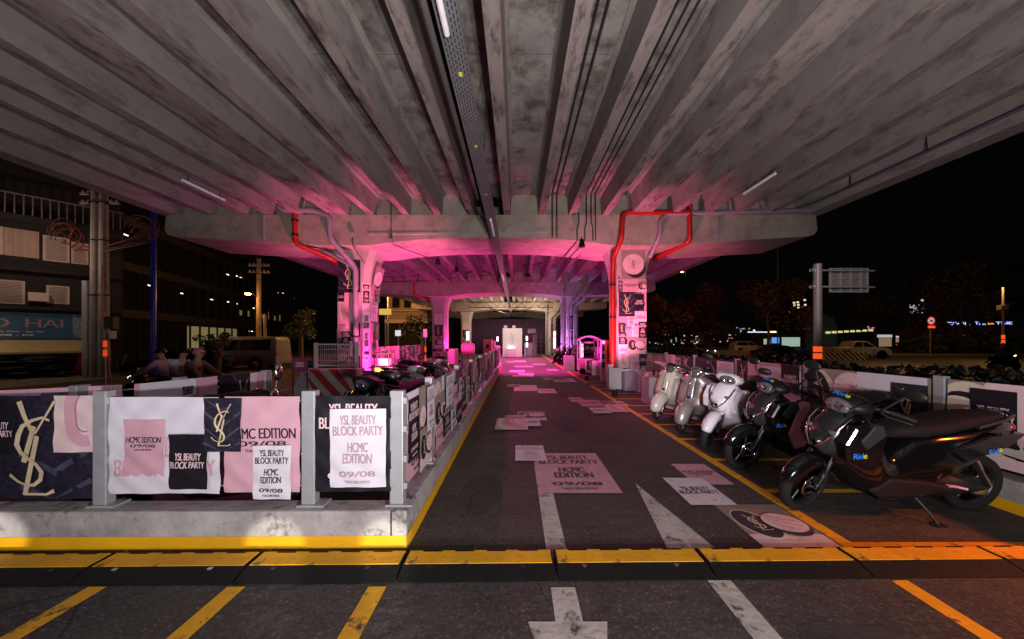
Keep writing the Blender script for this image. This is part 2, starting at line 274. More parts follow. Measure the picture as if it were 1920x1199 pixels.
class Canvas(MB):
    """a printed sheet: (u, v) on the plane O + u U + v V, every layer 1.2 mm proud of the one below"""
    def __init__(s, O, U, V, N, wr=None, lift=0.0012, step=0.12):
        MB.__init__(s); s.O, s.U, s.V, s.N = Vector(O), Vector(U), Vector(V), Vector(N); s.mats = []; s.wr = wr; s.lift = lift; s.step = step; s.lay = 0; s.bold = 1.0
    def mi(s, m):
        if m not in s.mats: s.mats.append(m)
        return s.mats.index(m)
    def p(s, u, v): return s.O + s.U * u + s.V * v + s.N * (s.lay * s.lift + (s.wr(u, v) if s.wr else 0))
    def rect(s, x0, y0, x1, y1, m):
        nx = max(1, int((x1 - x0) / s.step)) if s.wr else 1; ny = max(1, int((y1 - y0) / s.step)) if s.wr else 1
        vs = [s.p(x0 + (x1 - x0) * i / nx, y0 + (y1 - y0) * j / ny) for j in range(ny + 1) for i in range(nx + 1)]
        s.add(vs, [(j * (nx + 1) + i, j * (nx + 1) + i + 1, (j + 1) * (nx + 1) + i + 1, (j + 1) * (nx + 1) + i) for j in range(ny) for i in range(nx)], s.mi(m), bool(s.wr)); s.lay += 1
    def poly(s, pts, m, up=True):
        s.add([s.p(*q) for q in pts], [tuple(range(len(pts)))], s.mi(m)); s.lay += 1 if up else 0
    def ellipse(s, cx, cy, rx, ry, m, rot=0.0, n=28, clip=None):
        pts = []
        for k in range(n):
            t = 2 * math.pi * k / n; a, b = rx * math.cos(t), ry * math.sin(t); x, y = cx + a * math.cos(rot) - b * math.sin(rot), cy + a * math.sin(rot) + b * math.cos(rot)
            if clip: x = min(max(x, clip[0]), clip[2]); y = min(max(y, clip[1]), clip[3])
            pts.append((x, y))
        s.poly(pts, m)
    def ribbon(s, pts, w, m, clip=None):
        ws = w if isinstance(w, (list, tuple)) else [w] * len(pts); L = []; Rr = []
        for i, q in enumerate(pts):
            a = pts[max(i - 1, 0)]; b = pts[min(i + 1, len(pts) - 1)]; dx, dy = b[0] - a[0], b[1] - a[1]; l = math.hypot(dx, dy) or 1; nx, ny = -dy / l * ws[i] / 2, dx / l * ws[i] / 2
            cl = (lambda x, y: (min(max(x, clip[0]), clip[2]), min(max(y, clip[1]), clip[3]))) if clip else (lambda x, y: (x, y))
            L.append(s.p(*cl(q[0] + nx, q[1] + ny))); Rr.append(s.p(*cl(q[0] - nx, q[1] - ny)))
        n = len(pts); s.add(L + Rr, [(n + i, n + i + 1, i + 1, i) for i in range(n - 1)], s.mi(m)); s.lay += 1
    def text(s, st, x0, y0, x1, y1, m, clip=None):
        vs, fs = text2d(st)
        q = [(x0 + (x1 - x0) * a, y0 + (y1 - y0) * b) for a, b in vs]
        if clip: q = [(min(max(a, clip[0]), clip[2]), min(max(b, clip[1]), clip[3])) for a, b in q]
        s.add([s.p(a, b) for a, b in q], fs, s.mi(m)); e = .028 * (y1 - y0) * s.bold; s.lay += .35
        if e > 0:
            for sx in (-1, 1): s.add([s.p(a + sx * e, b) for a, b in q], fs, s.mi(m)); s.lay += .2
        s.lay += .25
    # the recurring designs, drawn in the box x0 y0 x1 y1
    def logo(s, x0, y0, x1, y1, m=None, k=1.0, clip=None):
        m = m or GOLDP; w = x1 - x0; h = y1 - y0; u = min(w, h) * k
        f = lambda pts: [(x0 + w * a, y0 + h * b) for a, b in pts]
        s.ribbon(f([(0.26, 1.0), (0.36, 0.84), (0.52, 0.66)]), [u * .11, u * .08, u * .08], m, clip); s.ribbon(f([(0.94, 1.0), (0.74, 0.82), (0.58, 0.66)]), u * .045, m, clip)
        s.ribbon(f([(0.55, 0.74), (0.33, 0.36)]), u * .10, m, clip)
        s.ribbon(f([(0.64, 0.64), (0.36, 0.02)]), u * .10, m, clip); s.ribbon(f([(0.34, 0.03), (0.85, 0.035), (0.99, 0.07)]), [u * .045, u * .045, u * .08], m, clip)
        s.ribbon(f([(0.88, 0.80), (0.72, 0.83), (0.52, 0.80), (0.33, 0.74), (0.23, 0.65), (0.22, 0.55), (0.31, 0.47), (0.47, 0.40), (0.62, 0.34), (0.71, 0.26), (0.69, 0.18), (0.58, 0.13), (0.40, 0.12), (0.20, 0.16), (0.05, 0.23)]),
                 [u * a for a in (.05, .05, .06, .08, .10, .10, .09, .08, .09, .10, .09, .07, .05, .06, .08)], m, clip)
    def full(s, x0, y0, x1, y1, bgm, ink, border=0.0):
        w, h = x1 - x0, y1 - y0; s.rect(x0, y0, x1, y1, bgm); T = lambda st, a, b, c, d: s.text(st, x0 + w * a, y0 + h * b, x0 + w * c, y0 + h * d, ink)
        T('YSL BEAUTY', .18, .80, .82, .92); T('BLOCK PARTY', .06, .66, .94, .78); T('HCMC', .32, .45, .68, .57); T('EDITION', .24, .31, .76, .43); T('09/08', .18, .14, .82, .21); T('THAO DIEN METRO', .27, .055, .73, .09)
    def edition(s, x0, y0, x1, y1, bgm, ink, lo=0.0):
        w, h = x1 - x0, y1 - y0; s.rect(x0, y0, x1, y1, bgm); T = lambda st, a, b, c, d: s.text(st, x0 + w * a, y0 + h * (b + lo), x0 + w * c, y0 + h * (d + lo), ink)
        T('HCMC EDITION', .06, .53, .94, .64); T('09/08', .18, .45, .82, .505); T('THAO DIEN METRO', .28, .39, .72, .42)
    def party(s, x0, y0, x1, y1, bgm, ink, lo=0.0):
        w, h = x1 - x0, y1 - y0; s.rect(x0, y0, x1, y1, bgm); T = lambda st, a, b, c, d: s.text(st, x0 + w * a, y0 + h * (b + lo), x0 + w * c, y0 + h * (d + lo), ink)
        T('YSL BEAUTY', .16, .50, .84, .63); T('BLOCK PARTY', .05, .36, .95, .48)
    def leather(s, x0, y0, x1, y1, k=1.0, lx=(.22, .1, .78, .9)):
        w, h = x1 - x0, y1 - y0; s.rect(x0, y0, x1, y1, LEATH); cl = (x0, y0, x1, y1)
        for a in (1.02, .74, .46, .18):
            s.ribbon([(x0, y0 + h * a), (x0 + w * .5, y0 + h * (a - .26)), (x1, y0 + h * a)], h * .05, SHEEN, cl)
        s.logo(x0 + w * lx[0], y0 + h * lx[1], x0 + w * lx[2], y0 + h * lx[3], GOLDP, k)
    def compact(s, x0, y0, x1, y1, rot=0.0):
        w, h = x1 - x0, y1 - y0; s.rect(x0, y0, x1, y1, TAUPE); r = min(w, h) * .5; cx, cy = (x0 + x1) / 2, (y0 + y1) / 2; cl = (x0, y0, x1, y1)
        s.ellipse(cx + .10 * w, cy - .12 * h, r * .86, r * .84, INK, 0, 28, cl); s.ellipse(cx, cy, r * .9, r * .86, GOLDP, 0, 28, cl); s.ellipse(cx - .01 * w, cy + .015 * h, r * .85, r * .82, PALEP, 0, 28, cl)
        for a in (-.3, -.1, .1, .3): s.ribbon([(cx - r * .6, cy + a * r * 1.6), (cx, cy + (a - .16) * r * 1.6), (cx + r * .6, cy + a * r * 1.6)], r * .035, PINKP, cl)
        s.logo(cx - r * .25, cy - r * .35, cx + r * .25, cy + r * .35, ROSEP)
    def cushions(s, x0, y0, x1, y1):
        """open black compact beside a pink puff"""
        w, h = x1 - x0, y1 - y0; s.rect(x0, y0, x1, y1, TAUPE); s.rect(x0, y0, x1, y0 + .3 * h, PALEP); cl = (x0, y0, x1, y1)
        s.ellipse(x0 + w * .30, y0 + h * .52, w * .26, h * .34, CREAMP, .2, 28, cl); s.ellipse(x0 + w * .29, y0 + h * .53, w * .235, h * .31, INK, .2, 28, cl); s.logo(x0 + w * .18, y0 + h * .36, x0 + w * .42, y0 + h * .72, GOLDP)
        s.ellipse(x0 + w * .68, y0 + h * .44, w * .28, h * .20, INK, -.35, 28, cl); s.ellipse(x0 + w * .69, y0 + h * .52, w * .28, h * .21, PALEP, -.35, 28, cl)
        for a in (-.1, 0, .1): s.ribbon([(x0 + w * .50, y0 + h * (.60 + a)), (x0 + w * .70, y0 + h * (.50 + a)), (x0 + w * .88, y0 + h * (.44 + a))], h * .018, PINKP, cl)
    def swirl(s, x0, y0, x1, y1, base=None):
        """satin close-up: gold hoops over pale folds"""
        w, h = x1 - x0, y1 - y0; cl = (x0, y0, x1, y1); s.rect(x0, y0, x1, y1, base or PALEP)
        for cx, cy, r, m, wd in ((.62, .62, .52, CREAMP, .10), (.74, .66, .44, GOLDP, .025), (.80, .70, .40, PINKP, .30), (.80, .70, .27, ROSEP, .03)):
            s.ribbon([(x0 + w * cx + r * w * math.cos(t), y0 + h * cy + r * h * 1.25 * math.sin(t)) for t in [R(100 + 8 * i) for i in range(24)]], wd * w, m, cl)
    def done(s, name, label=None, cat=None, group=None, parent=None):
        o = s.build(name, s.mats, parent)
        if label: tag(o, label, cat, group)
        return o
# ================================================================ the setting
RZ = -0.42                                            # the streets either side lie lower than the paved strip under the viaduct
b = MB(); b.quad((-400, -60, RZ - .02), (400, -60, RZ - .02), (400, 500, RZ - .02), (-400, 500, RZ - .02)); struct(b.build('ground', mat('earth', (0.05, 0.045, 0.035), 0.9, var=0.3, scale=0.5)))
b = MB(); b.quad((-19.0, -40, RZ), (-6.6, -40, RZ), (-6.6, 260, RZ), (-19.0, 260, RZ)); b.quad((5.6, -40, RZ), (60, -40, RZ), (60, 260, RZ), (5.6, 260, RZ)); struct(b.build('road', road_m))
b = MB(); b.box(-400, -19.0, -40, 260, RZ - .3, RZ + .13); struct(b.build('pavement', mat('paving', (0.12, 0.105, 0.095), 0.85, var=0.25, scale=2)))
b = MB(); b.box(-6.45, 5.25, -12, 62, RZ - .3, 0); struct(b.build('parking_ground', asph))
# painted markings, 4 mm above the asphalt
ZP = 0.004
def stripe(mb, x0, x1, y0, y1, z=ZP): mb.quad((x0, y0, z), (x1, y0, z), (x1, y1, z), (x0, y1, z))
b = MB()
for x in (-3.38, -2.54, -1.70, -0.845): stripe(b, x - .055, x + .055, 0.6, 2.085)
stripe(b, 2.325, 2.43, 0.6, 2.14); stripe(b, 2.365, 2.47, 2.46, 11.2); stripe(b, 2.365, 2.47, 11.9, 34)
stripe(b, 2.47, 9, 2.46, 2.545)
for k in range(34):
    y = 3.41 + .885 * k
    if k % 2 or k < 30: stripe(b, 2.47, 4.28, y - .04, y + .04)
struct(b.build('road_marking_yellow', yel))
b = MB(); stripe(b, .21, .355, 2.36, 4.2); stripe(b, .205, .352, 1.827, 2.08)
b.add([(.06, 1.827, ZP), (.48, 1.827, ZP), (.27, 1.0, ZP)], [(2, 1, 0)]); b.add([(1.07, 2.40, ZP), (1.437, 2.40, ZP), (1.235, 3.59, ZP)], [(0, 1, 2)]); stripe(b, 1.185, 1.33, 0.8, 2.14)
struct(b.build('road_marking_white', whp))
# kerbs: concrete with a painted foot (0.28 m high)
KH = 0.28
def kerb(name, pts_out, pts_in, y_h, label):
    """outline of the kerb in plan, outer edge then inner edge"""
    t = thing(name, label, 'kerb', (pts_out[0][0], pts_out[0][1], 0))
    poly = pts_out + pts_in[::-1]; m = MB(); m.prism_z(poly, 0, KH); m.build('kerb_block', kerbc, t, bevel=.012)
    for i in range(len(pts_out) - 1):
        a, c = Vector((*pts_out[i], 0)), Vector((*pts_out[i + 1], 0)); d = (c - a).normalized(); n = Vector((d.y, -d.x, 0)) * .003
        m = MB(); m.add([a + n, c + n, c + n + Vector((0, 0, y_h)), a + n + Vector((0, 0, y_h))], [(0, 1, 2, 3)]); m.build('painted_band', yelk, t)
        L = (c - a).length; k = 1.9                                     # cast joints
        while k < L:
            q = a + d * k + n * .6; m = MB(); m.add([q, q + d * .012, q + d * .012 + Vector((0, 0, KH)), q + Vector((0, 0, KH))], [(0, 1, 2, 3)]); m.build('joint', cond, t); k += 3.1
    t['kind'] = 'thing'; return t
kerb('kerb', [(-9.0, 2.39), (-.786, 2.45), (-.786, 18.2)], [(-9.0, 2.57), (-.975, 2.63), (-.975, 18.2)], .105, 'low concrete kerb with yellow painted foot turning the corner into the lane')
kerb('kerb', [(4.29, 60.0), (4.29, 2.0)], [(4.52, 60.0), (4.52, 2.0)], .10, 'concrete kerb with orange lit foot behind the row of parked scooters')
b = MB(); b.box(-6.45, -6.25, 2.6, 62, 0, .14); struct(b.build('kerb_edge', kerbc))
# cable protector: one ramp segment per metre across the lane
seg_labels = ['black rubber cable ramp with yellow lid, at the far left end of the row', 'cable ramp segment below the left fence post, crossing two yellow bay lines', 'cable ramp segment in front of the middle of the left kerb', 'cable ramp segment in front of the kerb corner', 'cable ramp segment with scuffed white letters across the white lane arrow',
              'cable ramp segment at the foot of the big white triangle', 'cable ramp segment in front of the orange corner line', 'cable ramp segment at the far right end, under orange light']
for i in range(8):
    x0 = -3.72 + i * 1.0 - .02; x1 = x0 + .985; A = .0133
    t = thing('cable_ramp', seg_labels[i], 'cable ramp', (x0, 2.085 + (x0 + 3.1) * A, 0), (0, 0, A), 'cable ramp segments laid across the lane'); w = .985
    m = MB(); m.prism_x([(0, 0.002), (0, .006), (.115, .040), (.27, .040), (.30, .006), (.30, .002)], 0, w, 0); m.build('ramp_body', rubber, t, world=False)
    m = MB(); k = 9; st = w / k
    m.box(.012, w - .012, .122, .245, .038, .0445)
    for j in range(0, k, 2): m.box(.012 + j * st, .012 + j * st + st * .8, .245, .258, .038, .0445)
    m.build('lid', yel, t, world=False)
    for xx in (.18, .78): m = MB(); m.tube([(xx, .10, .035), (xx, .10, .039)], .017, 10); m.build('bolt', chrome if i % 3 == 1 else darkst, t, world=False)
    if i == 4:
        for tx_ in (('HLED', .22, .045, .36, .085), ('VJO', .27, .015, .33, .035), ('HLED E', .62, .05, .82, .09)):
            q = Canvas(Vector((x0, 2.085 + (x0 + 3.1) * A, .0)), Vector((1, A, 0)), Vector((-A * .95, .95, .28)), Vector((0, -.28, .95)), lift=.001); q.lay = 3; q.text(*tx_, whp); q.done('scuffed_lettering', parent=t)
# ================================================================ the viaduct
via = thing('viaduct', 'grey concrete road viaduct on paired columns over the lane', 'viaduct', (-.78, 11.3, 0))
ZG, ZS = 5.245, 5.90
GX = [(-9.2, 0), (-8.15, 0), (-7.4, 0), (-6.5, 0), (-5.33, 1), (-4.36, 0), (-3.32, 0), (-2.36, 0), (-1.36, 0), (-.29, 0), (.75, 0), (1.66, 0), (2.66, 0), (3.68, 1), (4.68, 0), (5.62, 0), (6.5, 0), (7.48, 0)]
CAPS = [10.3, 22.3, 34.3, 46.3]
spans = [(-9, 10.62), (12.05, 22.6), (24.1, 34.6), (36.1, 46.6)]
for si, (ya, yb) in enumerate(spans):
    for x, wide in GX:
        h = .29 if wide else .10; m = MB()
        pr = [(-h, 0), (h, 0), (h + .03, .56), (h + .09, .63), (h + .09, .66), (-h - .09, .66), (-h - .09, .63), (-h - .03, .56)]
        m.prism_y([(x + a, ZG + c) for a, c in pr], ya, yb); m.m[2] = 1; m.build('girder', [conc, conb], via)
    m = MB(); m.box(-9.3, -1.28, ya, yb, ZS, ZS + .25); m.box(-.86, 8.1, ya, yb, ZS, ZS + .25); m.build('deck_slab', soff, via)
    for sgn, xo, xi in ((-1, -10.65, -9.25), (1, 9.1, 8.05)):
        m = MB(); m.prism_y([(xo, ZG), (xo - sgn * .42, ZG), (xo - sgn * .55, ZG + .16), (xo - sgn * .75, ZG + .40), (xi, ZS - .02), (xi, ZS + .26), (xo - sgn * .2, ZS + .26), (xo - sgn * .2, ZS + 1.0), (xo, ZS + 1.0)], ya, yb); m.build('edge_beam', conc, via, fix=True)
    if si < 3:
        xs = [-10.2] + [g[0] for g in GX] + [8.7]
        for i in range(len(xs) - 1):
            if abs((xs[i] + xs[i + 1]) / 2 + .83) < .3: continue
            m = MB(); m.box(xs[i] + .08, xs[i + 1] - .08, yb - .17, yb - .02, ZG + .012, ZS - .003); m.build('diaphragm', capc, via)
def arch(x): t = abs(x + .78) / 3.6; return 4.33 + .23 * max(0.0, 1 - t ** 2.6)
for ci, yf in enumerate(CAPS):
    pts = [(-10.5, 5.24), (-10.55, 4.80), (-10.47, 4.66), (-10.3, 4.60), (-5.75, 4.33), (-4.38, 4.33)] + [(-4.38 + 7.2 * i / 14, arch(-4.38 + 7.2 * i / 14)) for i in range(1, 14)] + [(2.82, 4.33), (4.2, 4.33), (8.75, 4.60), (8.92, 4.66), (9.0, 4.80), (8.95, 5.24)]
    m = MB(); m.prism_y(pts[::-1], yf, yf + 2.05); m.build('pier_cap', capc, via)
    for cx in (-5.17, 3.61):
        m = MB(); rs = []; cy = yf + 1.0
        for z, hx in ((-.3, .49), (0, .49), (3.05, .49), (3.4, .505), (3.7, .54), (3.95, .595), (4.2, .67), (4.329, .71)):
            hy = .49; c_ = .17; rs.append([(cx - hx + c_, cy - hy, z), (cx + hx - c_, cy - hy, z), (cx + hx, cy - hy + c_, z), (cx + hx, cy + hy - c_, z), (cx + hx - c_, cy + hy, z), (cx - hx + c_, cy + hy, z), (cx - hx, cy + hy - c_, z), (cx - hx, cy - hy + c_, z)])
        m.rings(rs, 0, False); m.build('column', colc, via)
CYF = 10.8                                            # front face of the first pair of columns
# ================================================================ services under the deck
def tray():
    t = thing('cable_tray', 'long perforated steel cable tray hung under the middle of the viaduct', 'cable tray', (-.6, 3, 4.3)); y0, y1 = 1.5, 44
    m = MB(); m.box(-.70, -.50, y0, y1, 4.300, 4.303); m.box(-.703, -.70, y0, y1, 4.30, 4.37); m.box(-.50, -.497, y0, y1, 4.30, 4.37); m.build('tray_channel', traym, t)
    m = MB(); y = 2.6; k = 0
    while y < 14:
        for j in range(6):
            xx = -.685 + j * .0325 + .003; yy = y + (.035 if j % 2 else 0); m.quad((xx, yy, 4.2985), (xx, yy + .045, 4.2985), (xx + .011, yy + .045, 4.2985), (xx + .011, yy, 4.2985))
        y += .07
    m.build('slots', holem, t)
    m = MB()
    for y in (3.6, 4.95, 6.6, 8.4): m.box(-.612, -.572, y, y + .05, 4.292, 4.2975)
    m.build('yellow_tag', yeld, t)
    for y in (5.2, 7.0, 8.8, 14, 18, 26, 30):
        m = MB(); m.tube([(-.49, y, 4.36), (-.45, y, ZS)], .006, 5); m.build('hanger', darkst, t)
tray()
def tube_light(name, p0, p1, label, hang=0.12):
    t = thing(name, label, 'tube lamp', p0, None, 'tube lamps under the viaduct'); m = MB(); m.tube([p0, p1], .028, 10); m.build('lamp_tube', tubem, t)
    m = MB(); p0, p1 = Vector(p0), Vector(p1); up = Vector((0, 0, .036)); m.tube([p0 + up, p1 + up], .022, 6); m.build('housing', steel, t)
    if hang:
        for f in (.12, .88): q = p0.lerp(p1, f) + up; m = MB(); m.tube([q, q + Vector((0, 0, hang))], .008, 5); m.build('hanger', darkst, t)
tube_light('tube_lamp', (-7.54, 7.75, 5.10), (-7.54, 8.88, 5.10), 'white tube lamp under the left girders of the viaduct', .16)
tube_light('tube_lamp', (5.60, 7.45, 5.10), (5.60, 8.49, 5.10), 'white tube lamp under the right girders of the viaduct', .16)
tube_light('tube_lamp', (-.63, 2.2, 4.255), (-.63, 3.10, 4.255), 'bluish white tube lamp under the cable tray at the top edge', 0)
tube_light('tube_lamp', (-.60, 7.9, 4.255), (-.60, 9.1, 4.255), 'white tube lamp under the cable tray beside the first pier cap', 0)
tube_light('tube_lamp', (-.60, 14.6, 4.255), (-.60, 16.0, 4.255), 'white tube lamp under the cable tray beyond the first pier cap', 0)
def pipe(name, segs, label, cat, group=None, m_=None, clamps=(), n=10):
    """segs: list of (points, radius); the first is the pipe, the others its branches"""
    t = thing(name, label, cat, segs[0][0][0], None, group)
    for i, (pts, r) in enumerate(segs):
        m = MB(); P = [Vector(p) for p in pts]; Q = [P[0]]
        for k in range(1, len(P) - 1):                                    # rounded bends
            a = (P[k - 1] - P[k]).normalized(); c = (P[k + 1] - P[k]).normalized(); d = min(r * 2.2, (P[k - 1] - P[k]).length * .4, (P[k + 1] - P[k]).length * .4)
            for f in (0, .25, .5, .75, 1): Q.append((P[k] + a * d).lerp(P[k], f).lerp(P[k].lerp(P[k] + c * d, f), f))
        Q.append(P[-1]); m.tube(Q, r, n); m.build('pipe_run' if i == 0 else 'branch', m_, t)
    for q in clamps:
        m = MB(); r = segs[0][1]; m.lathe([(r * 1.25, -.03), (r * 1.25, .03)], q, 'z', 10); m.build('clamp', darkst, t)
    return t
yF = 10.22
x, z = at(553, 405, yF)
pipe('red_pipe', [([at3 for at3 in ((x, yF, 5.30), (x, yF, 4.36), (-5.75, 10.75, 4.02), (-5.70, 11.6, 3.9))], .075)], 'red fire pipe bending down the cap face to the left column', 'pipe', 'red fire pipes', redp, [(x, yF, 5.05), (x, yF, 4.62)])
pipe('downpipe', [([(-7.0, 10.15, 5.42), (-6.85, 10.15, 5.33), (-5.95, 10.15, 5.33), (-5.55, 10.17, 5.15), (-5.52, 10.17, 4.50), (-4.98, 10.62, 3.75), (-4.98, 10.66, 0)], .082), ([(-6.35, 10.6, 4.22), (-5.9, 10.66, 4.22), (-5.05, 10.66, 3.75)], .055)], 'lilac grey downpipe with two branches running down the left column face', 'pipe', 'grey downpipes', greyp, [(-4.98, 10.66, 1.6), (-4.98, 10.66, 3.0)])
xr = 3.0
pipe('red_pipe', [([(5.10, 10.14, 5.26), (3.13, 10.14, 5.26), (3.08, 10.14, 4.45), (2.96, 10.5, 4.05), (2.96, 10.62, 3.6), (2.96, 10.62, .6)], .08), ([(5.10, 10.14, 5.5), (5.10, 10.14, 4.40), (4.62, 11.6, 4.22)], .075)], 'red fire pipe looping round the right column head', 'pipe', 'red fire pipes', redp, [(2.96, 10.62, 2.2), (2.96, 10.62, 3.2)])
pipe('downpipe', [([(8.55, 10.05, 5.28), (4.45, 10.16, 5.22), (4.25, 10.16, 5.05), (4.22, 10.16, 4.55), (4.10, 10.6, 4.05)], .07)], 'grey drain pipe along the pier cap to the right column head', 'pipe', 'grey downpipes', greyp)
pipe('downpipe', [([(8.2, 10.0, 5.33), (8.35, 9.6, 5.33), (8.35, 3.0, 5.33)], .03)], 'thin grey pipe hung along the right edge of the deck', 'pipe', 'grey downpipes', mat('blue_grey_pipe', (.10, .10, .16), .5))
m = MB()
for y in (4.3, 5.6, 7.0, 8.6): m.tube([(8.35, y, 5.3), (8.33, y, 5.72)], .012, 5)
m.build('pipe_hanger', darkst, bpy.data.objects['downpipe.002'])
CONDUITS = [(1037, 'pair of'), (1046, 0)]
for i, xx in enumerate((1036.0, 1044.5)):
    X = (xx - VX) * 10.25 / FPX
    pipe('conduit', [([(X - .02, 3.6, 5.84), (X, 10.3, 5.84), (X, 10.27, 5.80), (X, 10.27, 4.60), (X, 10.30, 4.58), (X, 12.3, 4.55)], .018)], ('left' if i == 0 else 'right') + ' one of two dark conduits dropping beside the third girder right of the tray', 'conduit', 'dark conduits under the deck', cond, n=6)
offs = (-.14, 0, .12, .22)
for i, xx in enumerate((1092, 1100, 1109, 1117)):
    X = (xx - VX) * 10.25 / FPX; Xb = X + (-.10, -.0, .10, .05)[i]
    pts = ([(X, 4.2, 5.86)] if i else []) + [(X, 10.3, 5.86) if i else (X - .1, 10.27, 5.3), (X, 10.27, 5.80) if i else (X - .1, 10.27, 5.22), (X - (.1 if not i else 0), 10.27, 5.0), (Xb - .05, 10.27, 4.82), (Xb - .05, 10.27, 4.50), (Xb - .05, 10.33, 4.45), (Xb - .2, 12.3, 4.42)]
    pipe('conduit', [(pts, .016)], ['shortest bent conduit left of a bundle on the right half of the first pier cap', 'straight conduit second in the bundle on the first pier cap', 'kinked conduit third in the bundle on the first pier cap', 'rightmost conduit of the bundle on the first pier cap'][i], 'conduit', 'dark conduits under the deck', cond, n=6)
for xx, zt, lab in ((733, 5.8, 'thin dark conduit with a junction box on the left half of the first pier cap'), (661, 4.62, 'short conduit above the left column from a grey junction box')):
    X = (xx - VX) * 10.26 / FPX
    t = pipe('conduit', [([(X, 10.27, zt), (X, 10.27, 4.42), (X + .05, 10.36, 4.36), (X + (.75 if xx > 700 else .3), 12.2, 4.36)] if xx > 700 else [(X, 10.27, zt), (X, 10.27, 4.32), (X + .12, 10.76, 3.9)], .014)], lab, 'conduit', 'dark conduits under the deck', cond, n=6)
    m = MB(); m.box(X - .05, X + .05, 10.2, 10.29, (4.38 if xx > 700 else 4.58), (4.50 if xx > 700 else 4.70)); m.build('junction_box', steel, t)
X = (1036 - VX) * 10.25 / FPX
pipe('conduit', [([(-4.45, 10.27, 4.64), (.9, 10.27, 4.70)], .010)], 'horizontal thin conduit between junction boxes on the first pier cap', 'conduit', 'dark conduits under the deck', steel, n=6)
pipe('conduit', [([(-7.55, 10.26, 5.2), (-7.55, 10.26, 4.5), (-7.3, 12.2, 4.45)], .03)], 'pair of grey conduit tubes on the far left of the first pier cap', 'conduit', 'dark conduits under the deck', greyp, n=6)
pipe('conduit', [([(5.98, 10.26, 5.2), (5.98, 10.26, 4.55), (6.2, 12.2, 4.5)], .03)], 'grey conduit tube on the right end of the first pier cap', 'conduit', 'dark conduits under the deck', greyp, n=6)
for cy, lab in ((22.2, 'second'), (34.2, 'third')):
    pipe('downpipe', [([(3.0, cy - .1, 4.9), (3.0, cy - .1, 4.55), (2.95, cy + .35, 3.9), (2.95, cy + .35, 0)], .075)], 'grey pipe down the %s column on the right' % lab, 'pipe', 'grey downpipes', greyp)
    pipe('downpipe', [([(4.3, cy - .1, 4.9), (4.2, cy - .1, 4.55), (3.4, cy + .3, 3.7), (3.4, cy + .3, 0)], .07), ([(4.9, cy - .1, 4.9), (4.6, cy - .1, 4.5), (3.75, cy + .3, 3.6), (3.75, cy + .3, 0)], .07)], 'forked grey pipes on the face of the %s column on the right' % lab, 'pipe', 'grey downpipes', greyp)
    pipe('red_pipe', [([(-6.6, cy - .1, 5.2), (-6.6, cy - .1, 4.4), (-5.8, cy + .8, 4.1)], .06)], 'red fire pipe on the left end of the %s pier cap' % lab, 'pipe', 'red fire pipes', redp)
# ================================================================ fences: steel posts on the kerb
def post_mb(m, x, y, along_x=True):
    w, d = .098, .07
    if along_x: m.box(x - w / 2, x + w / 2, y - d / 2, y + d / 2, KH + .012, 1.125)
    else: m.box(x - d / 2, x + d / 2, y - w / 2, y + w / 2, KH + .012, 1.125)
def fence(label, posts, along_x, group=None, z_base=KH, gap=0.0):
    t = thing('fence', label, 'fence', (posts[0][0], posts[0][1], z_base))
    for i, (x, y) in enumerate(posts):
        m = MB(); post_mb(m, x, y, along_x); p = m.build('post', steel, t, bevel=.006)
        m = MB(); (m.box(x - .075, x + .12, y - .05, y + .07, z_base, z_base + .012) if along_x else m.box(x - .06, x + .06, y - .085, y + .085, z_base, z_base + .012)); m.build('base_plate', steel, p)
        m = MB()
        for dx, dy in ((-.06, -.035), (.08, .05)) if along_x else ((-.045, -.07), (.045, .07)): m.tube([(x + dx, y + dy, z_base + .012), (x + dx, y + dy, z_base + .03)], .009, 6)
        m.build('bolt', darkst, p)
        for z in (.42, .62, .84, 1.05):
            m = MB()
            if along_x: m.box(x + .05, x + .072, y - .02, y + .02, z - .022, z + .022)
            else: m.box(x - .02, x + .02, y + .05, y + .07, z - .02, z + .02)
            if len(posts) < 8: m.build('clamp', steel, p)
    for i in range(len(posts) - 1):
        (xa, ya), (xb, yb) = posts[i], posts[i + 1]
        m = MB()
        for z in (.42, .84, 1.05): m.tube([(xa, ya, z), (xb, yb, z)], .006, 5)
        m.build('wire_rail', steel, t)
    return t
YB = 2.52                                             # banner plane of the front fence
fence('front fence of grey steel posts on the left kerb facing the camera', [(-4.60, 2.53), (-3.05, 2.545), (-1.53, 2.553), (-.885, 2.56)], True)
sideY = [3.46, 5.04, 6.6, 8.2, 9.8, 11.35, 12.9, 14.5, 16.05, 17.7]
fence('long fence of grey steel posts along the left side of the lane', [(-.88, y) for y in sideY], False)
rightY = [1.93] + [3.58 + 1.65 * k for k in range(17)]
fence('long fence of pale steel posts behind the parked scooters', [(4.42, y) for y in rightY], False)
backP = [(-3.75, 2.72), (-3.20, 4.20)]
fence('short rear fence across the left parking bays behind the front banners', [(-3.62, 2.85), (-3.38, 3.45), (-3.10, 4.25)], False, z_base=KH)
